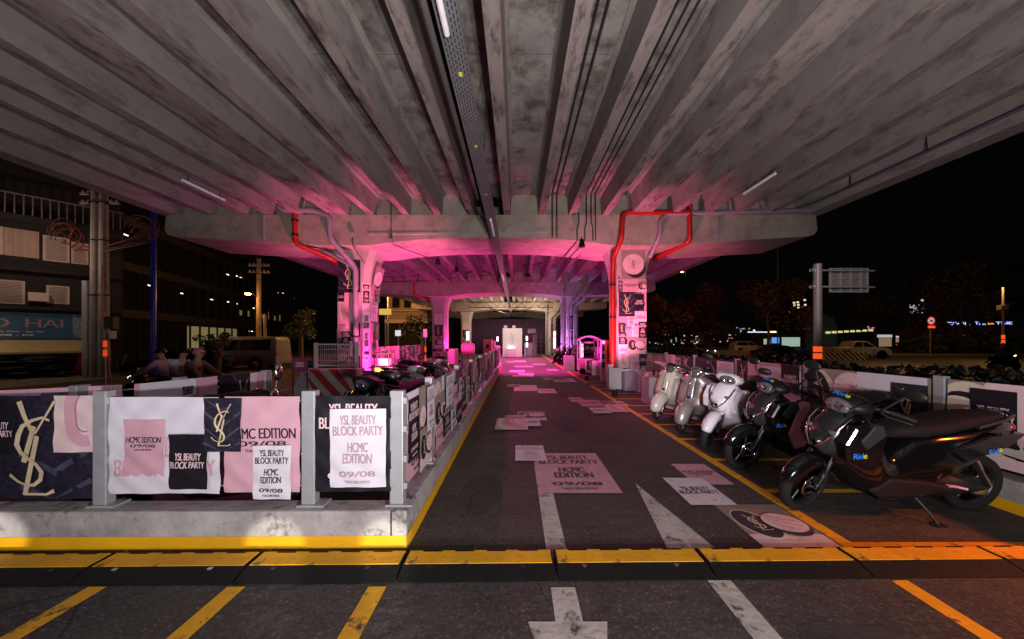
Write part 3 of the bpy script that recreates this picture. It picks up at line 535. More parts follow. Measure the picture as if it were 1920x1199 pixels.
# ---- banners of the front fence (photo pixels -> plane of the fence)
wr = lambda u, v: .006 * math.sin(7 * u + 3 * v) + .004 * math.sin(17 * v - 5 * u) + .0028 * math.sin(26 * u + 9 * math.sin(4 * v)) + .0022 * math.sin(34 * (u * .6 + v) + 3 * math.sin(5 * u))
def fp(px, py): X, Z = at(px, py, YB); return X, Z
def front_canvas(px0, py1, dy=0.0, w=None, lift=.0016): X, Z = fp(px0, py1); return Canvas((X, YB - dy, Z), (1, 0, 0), (0, 0, 1), (0, -1, 0), w, lift, .022)
S = FPX / YB
def PX(c, px, py): X, Z = fp(px, py); return (X - c.O.x), (Z - c.O.z)
def box(c, x0, y0, x1, y1): a = PX(c, x0, y1); d = PX(c, x1, y0); return a[0], a[1], d[0], d[1]
c = front_canvas(-160, 935, .0, wr); c.rect(*box(c, -160, 742, 176, 935), LEATH); B_ = box(c, 36, 742, 176, 935)
for dy in (0, 62, 124): q = [PX(c, 36, 850 + dy), PX(c, 104, 885 + dy), PX(c, 176, 838 + dy)]; c.ribbon(q, .05, SHEEN, B_)
c.swirl(*box(c, 104, 742, 176, 848), PALEP); c.logo(*box(c, 20, 752, 112, 930), GOLDP, 1.05)
c.done('banner', 'leather print banner with a huge gold monogram left of the left fence post', 'banner', 'banners on the front fence')
c = front_canvas(-40, 850, .012, wr); c.party(*box(c, -40, 748, 36, 850), BLACKP, PALEP, -.05); c.done('poster', 'black poster cut by the left edge beside the huge gold monogram', 'poster', 'posters on the front fence')
c = front_canvas(206, 926, .0, wr)
c.rect(*box(c, 206, 745, 412, 926), WHITEP); c.text('E', *box(c, 310, 820, 322, 858), PINKP); c.text('BLOCK PARTY', *box(c, 217, 862, 404, 893), PINKP)
c.done('banner', 'white cloth banner with faded pink lettering between the two front posts', 'banner', 'banners on the front fence')
c = front_canvas(422, 923, .004, wr); c.edition(*box(c, 422, 744, 562, 923), PINKP, INK, .03); c.done('banner', 'pink banner with large dark edition lettering left of the middle front post', 'banner', 'banners on the front fence')
c = front_canvas(387, 846, .016, wr); c.leather(*box(c, 387, 746, 456, 846), .9); c.done('poster', 'small black leather print poster with a gold monogram overlapping white and pink banners', 'poster', 'posters on the front fence')
c = front_canvas(238, 890, .014, wr); c.edition(*box(c, 238, 787, 311, 888), PINKP, INK, .05); c.done('poster', 'small pink poster pasted on the white cloth banner', 'poster', 'posters on the front fence')
c = front_canvas(322, 916, .016, wr); c.party(*box(c, 322, 814, 393, 916), BLACKP, PALEP, .03); c.done('poster', 'small black poster with pale lettering on the white cloth banner', 'poster', 'posters on the front fence')
c = front_canvas(479, 934, .020, wr); c.full(*box(c, 479, 834, 549, 934), WHITEP, INK); c.done('poster', 'white poster with dark lettering hanging below the pink banner', 'poster', 'posters on the front fence')
c = front_canvas(592, 922, .0, wr); c.full(*box(c, 592, 743, 733, 922), BLACKP, PALEP); c.done('banner', 'black banner with pale lettering between the middle and corner posts', 'banner', 'banners on the front fence')
c = front_canvas(622, 912, .018, wr); c.full(*box(c, 622, 766, 725, 912), WHITEP, GREYT); c.done('poster', 'white poster with grey pink lettering over the black banner', 'poster', 'posters on the front fence')
# ---- collages of the receding fences
def tile(c, kind, x0, y0, x1, y1):
    if kind == 'P': c.edition(x0, y0, x1, y1, PINKP, INK)
    elif kind == 'W': c.full(x0, y0, x1, y1, WHITEP, INK)
    elif kind == 'G': c.full(x0, y0, x1, y1, WHITEP, GREYT)
    elif kind == 'K': c.full(x0, y0, x1, y1, BLACKP, PALEP)
    elif kind == 'B': c.party(x0, y0, x1, y1, BLACKP, PALEP)
    elif kind == 'w': c.party(x0, y0, x1, y1, WHITEP, INK)
    elif kind == 'L': c.leather(x0, y0, x1, y1, .9)
    elif kind == 'C': c.compact(x0, y0, x1, y1)
    elif kind == 'U': c.cushions(x0, y0, x1, y1)
    elif kind == 'S': c.swirl(x0, y0, x1, y1)
    elif kind == 'p': c.full(x0, y0, x1, y1, PINKP, INK)
    elif kind == 's': c.swirl(x0, y0, x1, y1, PINKP)
    elif kind == 'T': c.rect(x0, y0, x1, y1, TAUPE)
LAY = {
 'a': [('p', 0, 0, 1, 1), ('w', 0, .55, .5, 1), ('K', .04, .22, .45, .92), ('C', .42, .25, .72, 1), ('U', .36, .0, .9, .5), ('G', .60, .42, .98, .98)],
 'b': [('w', 0, 0, 1, 1), ('C', .0, .45, .3, 1), ('U', 0, .2, .4, .75), ('P', .0, 0, .5, .3), ('K', .22, .05, .52, .55), ('W', .50, 0, .74, .55), ('G', .28, .5, .6, 1), ('P', .55, .35, .82, .78), ('B', .70, 0, 1, .4), ('B', .74, .6, 1, 1), ('W', .80, .42, .96, .85)],
 'c': [('p', 0, 0, 1, 1), ('K', 0, .3, .45, 1), ('B', .1, 0, .5, .35), ('W', .46, .1, .72, .7), ('L', .70, .4, 1, 1), ('U', .6, 0, 1, .36)],
 'd': [('K', 0, 0, 1, 1), ('S', 0, .4, .4, 1), ('P', .36, .1, .66, .7), ('L', .62, .5, 1, 1), ('w', .64, .05, .98, .45), ('C', .05, 0, .35, .42)],
 'e': [('P', 0, 0, 1, 1), ('L', 0, .2, .34, .95), ('W', .3, .1, .55, .7), ('C', .55, .3, .9, 1), ('B', .72, 0, 1, .4)],
 'f': [('S', 0, 0, 1, 1), ('B', .05, .1, .35, .6), ('P', .3, .4, .62, 1), ('w', .6, 0, .95, .5)] }
ORD = ['first', 'second', 'third', 'fourth', 'fifth', 'sixth', 'seventh', 'eighth', 'ninth', 'tenth', 'eleventh', 'twelfth', 'thirteenth', 'fourteenth', 'fifteenth']
def panel(O, U, N, w, h, key, label, group, lift=.0012):
    c = Canvas(O, U, (0, 0, 1), N, None, lift)
    for k, x0, y0, x1, y1 in LAY[key]: tile(c, k, x0 * w, y0 * h, x1 * w, y1 * h)
    return c.done('banner', label, 'banner', group)
edges = [2.62] + sideY
seq = 'abcdebfacd'
for i in range(10):
    a, d = edges[i] + .06, edges[i + 1] - .06
    panel((-.865, a, .36), (0, 1, 0), (1, 0, 0), d - a, .72, seq[i], '%s printed banner along the lane fence counted from the kerb corner' % ORD[i], 'banners on the lane fence')
# right fence: the two near panels follow the photo, the rest are collages
c = Canvas((4.385, 3.50, .34), (0, -1, 0), (0, 0, 1), (-1, 0, 0), None, .0016); w = 1.52
c.rect(0, 0, w, .76, TAUPE); cl = (0, 0, w, .76)
c.ellipse(.25, .30, .34, .48, CREAMP, .5, 30, cl); c.ellipse(.20, .26, .30, .42, INK, .5, 30, cl); c.ellipse(.17, .23, .28, .40, CREAMP, .5, 30, cl); c.ellipse(.85, .52, .62, .34, PALEP, -.3, 30, cl); c.ellipse(.86, .40, .60, .30, PINKP, -.3, 30, cl); c.ellipse(.88, .46, .58, .30, PALEP, -.3, 30, cl); c.rect(0, 0, w, .10, PALEP)
c.done('banner', 'compact print banner behind the tail of the nearest black scooter', 'banner', 'banners on the right fence')
c = Canvas((4.365, 3.31, .54), (0, -1, 0), (0, 0, 1), (-1, 0, 0), None, .0016); c.party(0, 0, .31, .50, BLACKP, PALEP, .06); c.done('poster', 'black cloth poster with pale lettering above the nearest scooter tail', 'poster')
c = Canvas((4.385, 5.19, .34), (0, -1, 0), (0, 0, 1), (-1, 0, 0), None, .0016); w = 1.55
c.rect(0, 0, w, .75, TAUPE); cl = (0, 0, w, .75); c.ellipse(.22, .40, .25, .36, CREAMP, .3, 30, cl); c.ellipse(.16, .42, .22, .32, INK, .3, 30, cl); c.logo(.07, .25, .27, .62, GOLDP); c.ellipse(.72, .42, .30, .27, PINKP, -.5, 30, cl); c.ellipse(.73, .47, .30, .25, PALEP, -.5, 30, cl)
for a in (-.12, -.02, .08): c.ribbon([(.5, .58 + a), (.72, .46 + a), (.95, .38 + a)], .012, PINKP, cl)
c.logo(.66, .38, .80, .60, ROSEP)
c.done('banner', 'banner with black compact and pink puff above the second black scooter', 'banner', 'banners on the right fence')
c = Canvas((4.368, 4.42, .42), (0, -1, 0), (0, 0, 1), (-1, 0, 0), None, .0016); c.rect(0, 0, .76, .67, WHITEP); c.text('HCMC', .10, .32, .60, .46, GREYT); c.text('EDITION', .02, .12, .68, .26, GREYT); c.done('poster', 'white cloth poster with grey lettering beside the second right fence post', 'poster')
c = Canvas((4.352, 4.00, .46), (0, -1, 0), (0, 0, 1), (-1, 0, 0), None, .0016); c.leather(0, 0, .36, .55, .9); c.done('poster', 'black leather print poster with gold monogram on the white cloth poster', 'poster')
LAY['r1'] = [('p', 0, 0, 1, 1), ('L', 0, 0, .24, 1), ('P', .22, 0, .52, 1), ('w', .48, .2, .76, .92), ('B', .76, .4, 1, 1)]
panel((4.385, 6.84, .36), (0, -1, 0), (-1, 0, 0), 1.54, .74, 'r1', 'banner with monogram and pink edition print behind the white scooter', 'banners on the right fence')
c = Canvas((4.365, 5.86, .40), (0, -1, 0), (0, 0, 1), (-1, 0, 0), None, .0016); c.logo(0, 0, .30, .66, CREAMP, 1.2); c.rect(.24, .05, .58, .60, WHITEP); c.text('YSL BEAUTY', .32, .28, .52, .32, GREYT); c.text('BLOCK PARTY', .28, .22, .56, .26, GREYT); c.done('poster', 'white rounded poster with a cream letter print behind the white scooter mirror', 'poster')
seq = 'LdCbecfadbefcadb'
LAY['L'] = [('L', 0, 0, 1, 1), ('B', .40, .1, .66, .9), ('G', .62, .1, 1, .95)]; LAY['C'] = [('T', 0, 0, 1, 1), ('C', .0, 0, .6, 1), ('P', .55, .1, .95, .9)]
for i in range(13):
    y1 = 8.52 + 1.65 * i; k = seq[i]
    panel((4.385, y1 - .06, .36), (0, -1, 0), (-1, 0, 0), 1.53, .72, k, '%s printed banner on the right fence beyond the white scooter' % ORD[i], 'banners on the right fence')
hd = thing('hedge', 'low dark hedge behind the right fence catching pink light', 'hedge', (5.0, 10, 0)); m = MB(); rh = random.Random(8)
for k in range(9000):
    y = 1.2 + 34 * (rh.random() ** 1.7); p = Vector((5.0 + rh.gauss(0, .16), y, KH + .25 + (rh.random() ** .5) * .62 + .05 * math.sin(y * 2.1))); sz = .022 + .025 * rh.random() + y * .0022
    u = Vector((rh.gauss(0, 1), rh.gauss(0, 1), rh.gauss(0, .7))).normalized() * sz; v = u.cross(Vector((rh.gauss(0, 1), rh.gauss(0, 1), rh.gauss(0, 1)))).normalized() * sz * .6; m.add([p - u, p + v, p + u, p - v], [(0, 1, 2, 3)])
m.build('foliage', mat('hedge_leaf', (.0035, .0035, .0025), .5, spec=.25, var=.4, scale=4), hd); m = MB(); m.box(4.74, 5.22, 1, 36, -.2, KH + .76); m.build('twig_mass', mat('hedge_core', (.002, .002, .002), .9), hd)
# rear fence behind the front banners
def seg_panel(p, q, z0, h, key, label):
    a, d = Vector((*p, 0)), Vector((*q, 0)); U = (d - a).normalized(); N = Vector((U.y, -U.x, 0)); return panel((a.x, a.y, z0) , U, N, (d - a).length, h, key, label, 'banners on the rear fence')
LAY['x'] = [('P', 0, 0, 1, 1), ('B', .35, .2, .62, .95)]; LAY['y'] = [('P', 0, 0, 1, 1), ('w', .05, .0, .66, 1), ('W', .48, .05, .70, .98)]; LAY['z'] = [('B', 0, 0, .3, 1), ('L', .22, 0, .6, 1), ('S', .55, 0, 1, 1)]
seg_panel((-4.0, 2.62), (-3.42, 2.98), .36, .75, 'x', 'pink printed banner behind the big gold monogram banner')
seg_panel((-3.36, 3.02), (-3.22, 3.70), .36, .75, 'y', 'pale pink printed banner behind the white cloth banner')
seg_panel((-3.22, 3.72), (-3.08, 4.30), .36, .75, 'z', 'dark monogram and satin banner behind the pink banner')
# far left fence beyond the first column, pink lit boards
for i in range(4):
    y0 = 13.6 + i * 1.9; panel((-5.9, y0, .25), (0, 1, 0), (1, 0, 0), 1.8, .95, 'efcp'[i] if 'efcp'[i] in LAY else 'e', '%s pink lit printed board beyond the left column' % ORD[i], 'pink lit boards beyond the left column', .003)
# ---- posters wrapped on the columns
def cpan(O, U, N, h, w, items, name, label, group):
    c = Canvas(O, U, (0, 0, 1), N, None, .0014)
    for k, x0, y0, x1, y1 in items: tile(c, k, x0 * w, y0, x1 * w, y1)
    return c.done(name, label, 'poster', group)
XR = 3.61 - .49
def rc(px, py): X, Z = at(px, py, CYF); return X, Z
def cposter(px0, py0, px1, py1, kind, label, lift=.004, yy=CYF, name='poster', grp='posters on the right column'):
    X0, Z0 = at(px0, py1, yy); X1, Z1 = at(px1, py0, yy); c = Canvas((X0, yy - lift, Z0), (1, 0, 0), (0, 0, 1), (0, -1, 0), None, .0016); tile(c, kind, 0, 0, X1 - X0, Z1 - Z0); c.done(name, label, 'poster', grp)
cposter(1158, 524, 1212, 720, 'p', 'tall pink backing sheet wrapped on the front of the right column', .002)
cposter(1165, 468, 1210, 524, 'C', 'round compact poster at the top of the right column', .004)
cposter(1166, 524, 1199, 548, 'P', 'pink edition poster under the compact poster on the right column', .008)
cposter(1160, 548, 1190, 594, 'L', 'leather monogram poster on the right column', .012)
cposter(1190, 552, 1207, 582, 'B', 'small black poster right of the leather monogram on the right column', .014)
cposter(1190, 584, 1212, 606, 'w', 'white lettering poster at the right edge of the right column', .016)
cposter(1162, 594, 1196, 632, 'P', 'pink edition poster under the leather monogram on the right column', .010)
cposter(1184, 612, 1200, 632, 'G', 'small blank looking white poster over the pink one on the right column', .018)
cposter(1160, 625, 1174, 647, 'K', 'small black poster at the left edge of the right column', .020)
cposter(1176, 632, 1210, 664, 'U', 'black compact and puff poster on the right column', .012)
cposter(1159, 664, 1178, 690, 'S', 'satin print poster low on the right column', .022)
cposter(1196, 528, 1212, 548, 'U', 'small compact print at the right edge above the black poster of the right column', .016)
cposter(1197, 604, 1212, 634, 'K', 'small black poster at the right edge in the middle of the right column', .024)
cposter(1198, 664, 1212, 686, 'B', 'tiny black poster low at the right edge of the right column', .024)
cposter(1180, 672, 1198, 694, 'P', 'small pink poster beside the satin print on the right column', .026)
G2 = 'posters on the left column'
cposter(640, 622, 658, 652, 'K', 'small black poster low on the front of the left column', .012, grp='posters on the left column')
cposter(656, 640, 675, 668, 'W', 'small white poster low on the front of the left column', .016, grp='posters on the left column')
cposter(634, 488, 676, 549, 'L', 'leather monogram poster at the top of the left column', .006, grp=G2)
cposter(633, 549, 676, 616, 's', 'pink satin print on the front of the left column', .004, grp=G2)
cposter(632, 616, 677, 700, 'p', 'pink lettering sheet at the foot of the left column', .002, grp=G2)
xs = -5.17 + .49
c = Canvas((xs + .004, CYF + .18, .0), (0, 1, 0), (0, 0, 1), (1, 0, 0), None, .0016); tile(c, 'p', 0, 0, .62, 3.1); c.done('poster', 'tall pink lettering sheet on the inner side of the left column', 'poster', G2)
c = Canvas((xs + .012, CYF + .20, 2.1), (0, 1, 0), (0, 0, 1), (1, 0, 0), None, .0016); tile(c, 'G', 0, 0, .5, .8); c.done('poster', 'white poster on the inner side of the left column', 'poster', G2)
c = Canvas((xs + .02, CYF + .28, .9), (0, 1, 0), (0, 0, 1), (1, 0, 0), None, .0016); tile(c, 'B', 0, 0, .34, .5); c.done('poster', 'small black poster low on the inner side of the left column', 'poster', G2)
c = Canvas((xs + .035, CYF + .20, 3.12), Vector((.08, .99, 0)).normalized(), Vector((.22, 0, .97)).normalized(), (1, 0, -.2), None, .0016); tile(c, 'C', 0, 0, .55, .75); c.done('poster', 'round compact poster under the flared head of the left column', 'poster', G2)
d_ = Vector((1, 1, 0)).normalized(); c = Canvas(Vector((-5.17 + .32, CYF, .3)) + Vector((.003, -.003, 0)), d_, (0, 0, 1), Vector((1, -1, 0)).normalized(), None, .0016)
c.rect(0, 0, .24, 3.0, PALEP); tile(c, 'K', .02, 2.35, .22, 2.95); tile(c, 'W', .02, .5, .22, 2.1); c.done('poster', 'narrow lettering strip on the chamfer of the left column', 'poster', G2)
for px0, py0, px1, py1, k, lab, lf in ((634, 600, 650, 622, 'P', 'small pink edition poster under the satin print on the left column front', .014), (659, 606, 676, 632, 'L', 'small leather monogram poster beside the grey downpipe on the left column', .018), (634, 655, 652, 684, 'C', 'compact poster low at the left edge of the left column', .014), (660, 668, 676, 692, 'B', 'small black poster at the foot of the left column front', .014), (634, 548, 646, 566, 'B', 'tiny black poster under the leather monogram of the left column', .016)):
    cposter(px0, py0, px1, py1, k, lab, lf, grp=G2)
for z0, y0, w_, h_, k, lab in ((1.5, .42, .42, .55, 'L', 'leather monogram poster in the middle of the left column inner side'), (.3, .2, .45, .5, 'U', 'compact print at the foot of the left column inner side'), (2.75, .5, .4, .4, 'K', 'small black poster high on the left column inner side')):
    c = Canvas((xs + .026, CYF + y0, z0), (0, 1, 0), (0, 0, 1), (1, 0, 0), None, .0016); tile(c, k, 0, 0, w_, h_); c.done('poster', lab, 'poster', G2)
for px0, py0, px1, py1, k, lab, lf in ((1159, 528, 1167, 548, 'K', 'sliver of a black poster at the left edge under the compact of the right column', .020), (1176, 594, 1190, 612, 'W', 'white poster overlapping the pink edition under the leather monogram, right column', .022), (1159, 606, 1172, 625, 'L', 'small leather monogram poster above the black one on the right column edge', .022), (1160, 646, 1176, 666, 'w', 'white lettering poster between black poster and satin print on the right column', .026)):
    cposter(px0, py0, px1, py1, k, lab, lf)
for cy, nm in ((22.8, 'second'), (34.8, 'third')):
    for cx, sd in ((-5.17, 'left'), (3.61, 'right')):
        c = Canvas((cx - .33, cy - .005, .3), (1, 0, 0), (0, 0, 1), (0, -1, 0), None, .003)
        for k, z0, z1 in (('p', 0, 2.9), ('G', 2.2, 2.9), ('L', 1.45, 2.15), ('U', .7, 1.3)) if sd == 'left' else (('w', 0, 2.9), ('L', 1.9, 2.8), ('P', .9, 1.7)): tile(c, k, 0 if z1 - z0 > 2 else .06, z0, .66 if z1 - z0 > 2 else .58, z1)
        c.done('poster', 'tall printed wrap on the %s column on the %s' % (nm, sd), 'poster', 'wraps on the far columns')
# ---- floor stickers
def scuff(nm, m_, col): return mat(nm, col, .65, var=.10, scale=5, bump=.25, dark=tuple(q * .45 for q in col), dlo=.56, dhi=.74, dscale=9)
SCUFF = {PINKP: scuff('scuffed_pink', PINKP, (.52, .30, .37)), WHITEP: scuff('scuffed_white', WHITEP, (.64, .60, .66)), PALEP: scuff('scuffed_pale', PALEP, (.60, .46, .50)), INK: scuff('scuffed_ink', INK, (.035, .025, .04)), TAUPE: scuff('scuffed_taupe', TAUPE, (.22, .18, .165))}
b = MB(); rp = random.Random(4)
for x, y, w, h in ((-.35, 3.4, .5, .9), (1.7, 1.6, .7, .5), (.9, 6.2, .6, 1.2), (-2.2, 1.5, .6, .45), (3.4, 1.5, .8, .5), (1.4, 9.3, .9, 1.3)):
    b.add([(x + w * .5 * math.cos(a) * rp.uniform(.75, 1.1), y + h * .5 * math.sin(a) * rp.uniform(.75, 1.1), .0018) for a in [2 * math.pi * i / 14 for i in range(14)]], [tuple(range(14))])
struct(b.build('ground_patch', patchm)); b = MB()
def crack(x, y, a, n):
    pts = [(x, y)]
    for _ in range(n): a += rp.gauss(0, .45); pts.append((pts[-1][0] + .09 * math.cos(a), pts[-1][1] + .09 * math.sin(a)))
    for p, q in zip(pts, pts[1:]):
        d = Vector((q[0] - p[0], q[1] - p[1], 0)).normalized() * .003; b.add([(p[0] - d.y, p[1] + d.x, .0026), (q[0] - d.y, q[1] + d.x, .0026), (q[0] + d.y, q[1] - d.x, .0026), (p[0] + d.y, p[1] - d.x, .0026)], [(3, 2, 1, 0)])
for q in ((-1.4, 1.25, .2, 12), (.6, 1.5, 2.4, 9), (1.5, 1.3, .4, 14), (-.5, 2.9, 1.2, 16), (.8, 5.0, 1.0, 12), (-3.0, 1.8, -.3, 10), (2.9, 1.6, .1, 12)): crack(*q)
struct(b.build('ground_crack', mat('crack_dark', (.008, .007, .007), .95)))
def sticker(x0, x1, y0, y1, kind, label, lay=0):
    c = Canvas((x0, y0, .0065 + lay * .006), (1, 0, 0), (0, 1, 0), (0, 0, 1), None, .0011); tile(c, kind, 0, 0, x1 - x0, y1 - y0); c.mats = [SCUFF.get(q, q) for q in c.mats]; c.done('floor_sticker', label, 'floor sticker', 'printed stickers on the lane')
def spx(pxl, pxr, yt, yb, kind, label, lay=0):
    Y0, Y1 = FPX * HC / (yb - VY), FPX * HC / (yt - VY); sticker((pxl - VX) * Y0 / FPX, (pxr - VX) * Y0 / FPX, Y0, Y1, kind, label, lay)
spx(1012, 1168, 851, 926, 'p', 'largest pink floor sticker with dark lettering covering the white arrow')
spx(966, 1025, 837, 866, 'G', 'white floor sticker overlapping the corner of the largest pink one', 1)
sticker(1.85, 2.25, 3.55, 4.14, 'P', 'pink floor sticker beside the yellow line, behind a white one')
sticker(1.57, 1.99, 3.10, 3.71, 'w', 'white floor sticker with dark lettering beside the white triangle', 1)
sticker(1.78, 2.345, 2.437, 3.12, 'U', 'compact and puff floor sticker nearest the cable ramp')
spx(970, 1026, 772, 789, 'U', 'dark compact floor sticker at the back of the four by the kerb')
spx(946, 985, 780, 790, 'P', 'small pink floor sticker in the middle of the four by the kerb', 1)
spx(927, 990, 786, 808, 'S', 'satin print floor sticker in front of the four by the kerb', 2)
spx(987, 1014.7, 787, 802, 'w', 'white floor sticker at the right of the four by the kerb', 3)
spx(1072, 1099, 746, 754.5, 'P', 'small pink floor sticker at the far left of the row at the yellow line')
spx(1092, 1138, 751, 763.5, 'P', 'plain pink floor sticker second in the row at the yellow line', 1)
spx(1140, 1180, 752, 761, 'U', 'faint compact floor sticker on the yellow line', 0)
spx(1147, 1182, 760, 774, 'S', 'satin print floor sticker ending at the yellow line', 1)
spx(1114, 1149, 766, 777, 'w', 'pale floor sticker in front of the row at the yellow line', 2)
far = [(951, 975, 721.5, 726, 'P'), (963, 1010, 723, 734, 'G'), (1009, 1045, 729.6, 738, 'w'), (1020, 1065, 709, 713, 'P'), (1040, 1082, 710, 717, 'G'), (961, 1000, 704, 707, 'P'), (972, 1002, 700.5, 704, 'w'), (1028, 1048, 692.5, 696, 'P'), (955, 984, 695, 698.5, 'w'), (1000, 1024, 682.8, 685, 'P'), (963, 986, 677, 679, 'w'), (950, 962, 678, 680, 'P'), (965, 1000, 686.5, 689, 'P')]
fl = ['farther pink sticker at the left of a trio in mid lane', 'white sticker in the middle of a trio in mid lane', 'pale sticker at the right of a trio in mid lane', 'pink sticker behind a white one right of mid lane', 'white sticker in front of a pink one right of mid lane', 'pink sticker of a far pair left in the lane', 'white sticker of a far pair left in the lane', 'small far sticker near the seated person', 'thin white far sticker beside the left kerb', 'thin far sticker before the right scooters in the distance', 'farthest white sticker before the backdrop board', 'farthest pink sticker beside the end of the fence', 'thin pink far sticker in the middle of the lane']
for f, l in zip(far, fl): spx(*f[:4], f[4], l)
# ================================================================ scooters (local: +x forward, +y left, origin under the front axle)
def wheel(parent, x, y, Rr, wd, M=None, name='front_wheel', spokes=5):
    m = MB(M); rs = []
    for i in range(28):
        t = 2 * math.pi * i / 28; r = []
        for k in range(10):
            p = 2 * math.pi * k / 10; rad = Rr - wd * .62 + wd * .62 * math.cos(p); r.append((x + rad * math.cos(t), y + wd * math.sin(p) * .72, Rr + rad * math.sin(t)))
        rs.append(r)
    rs.append(rs[0]); m.rings(rs, 0, True, False); w = m.build(name, tyrem, parent, world=False)
    m = MB(M); q = Rr - wd * 1.15
    m.lathe([(q, -wd * .5), (q + .012, -wd * .5), (q + .012, wd * .5), (q, wd * .5), (q - .018, 0), (q, -wd * .5)], (x, y, Rr), 'y', 24); m.lathe([(.035, -wd * .8), (.035, wd * .8)], (x, y, Rr), 'y', 12)
    for s in range(spokes):
        a = 2 * math.pi * s / spokes + .3; m.tube([(x + .02 * math.cos(a), y, Rr + .02 * math.sin(a)), (x + q * math.cos(a), y, Rr + q * math.sin(a))], [.018, .012], 6)
    m.build('rim', rimm if spokes < 9 else silvergl, w, world=False)
    m = MB(M); m.lathe([(.055, wd * .85), (.10, wd * .85), (.10, wd * .92), (.055, wd * .92), (.055, wd * .85)], (x, y, Rr), 'y', 22); m.build('brake_disc', chrome, w, world=False)
    return w
def steerM(a):
    A = Vector((-.14, 0, .6)); d = Vector((-.45, 0, .89)).normalized(); return Matrix.Translation(A) @ Matrix.Rotation(a, 4, d) @ Matrix.Translation(-A)
def fender(M, x, Rr, a0, a1, w, drop, off=.03, n=14):
    m = MB(M); rows = []
    for i in range(n + 1):
        a = R(a0 + (a1 - a0) * i / n); f = math.sin(math.pi * min(1, max(0, i / n))) ** .4 * .3 + .7; r = []
        for k in range(9):
            s = -1 + 2 * k / 8; rad = Rr + off - drop * (abs(s) ** 2.6); r.append((x + rad * math.cos(a), s * w * f, Rr + rad * math.sin(a)))
        rows.append(r)
    m.rings(rows, 0, True, False, False); return m
def decal(parent, O, U, V, N, hgt=.05, M=None):
    """four letters on a fairing: three blue, one yellow green"""
    f = (lambda p: M @ Vector(p)) if M is not None else Vector
    rot = M.to_3x3() if M is not None else Matrix.Identity(3)
    c = Canvas(f(O), rot @ Vector(U).normalized(), rot @ Vector(V).normalized(), rot @ Vector(N).normalized(), None, .004); c.text('Rid', 0, 0, hgt * 1.7, hgt, bluel); c.lay = 0; c.text('e', hgt * 1.8, 0, hgt * 2.4, hgt * .7, yeld); return c.done('decal', parent=parent)
def bar_set(root, M, bar, grip_y=.36, z=1.0, mirrors=True, mcol=blackpl):
    m = MB(M)
    for s in (-1, 1): m.tube([(-.30, s * .06, z - .02), (-.33, s * .2, z), (-.40, s * grip_y, z - .02)], .014, 8)
    h = m.build('handlebar', bar, root, world=False)
    for s in (-1, 1):
        m = MB(M); m.tube([(-.352, s * .235, z - .004), (-.40, s * (grip_y + .01), z - .02)], [.020, .022], 10); m.build('grip', rubber, h, world=False)
        m = MB(M); m.tube([(-.30, s * .21, z - .015), (-.28, s * .26, z - .02), (-.33, s * (grip_y + .02), z - .03)], [.010, .008, .007], 6); m.build('brake_lever', chrome if bar is chrome else darkst, h, world=False)
        if mirrors:
            m = MB(M); m.tube([(-.31, s * .20, z), (-.29, s * .27, z + .10), (-.31, s * .31, z + .17)], .008, 6); q = m.build('mirror', darkst, root, world=False)
            m = MB(M); m.ell((-.31, s * .345, z + .195), (.020, .078, .045), 14, 8); m.build('mirror_head', mcol, q, world=False)
            m = MB(M); m.ell((-.332, s * .345, z + .195), (.004, .066, .036), 14, 6); m.build('mirror_glass', chrome, q, world=False)
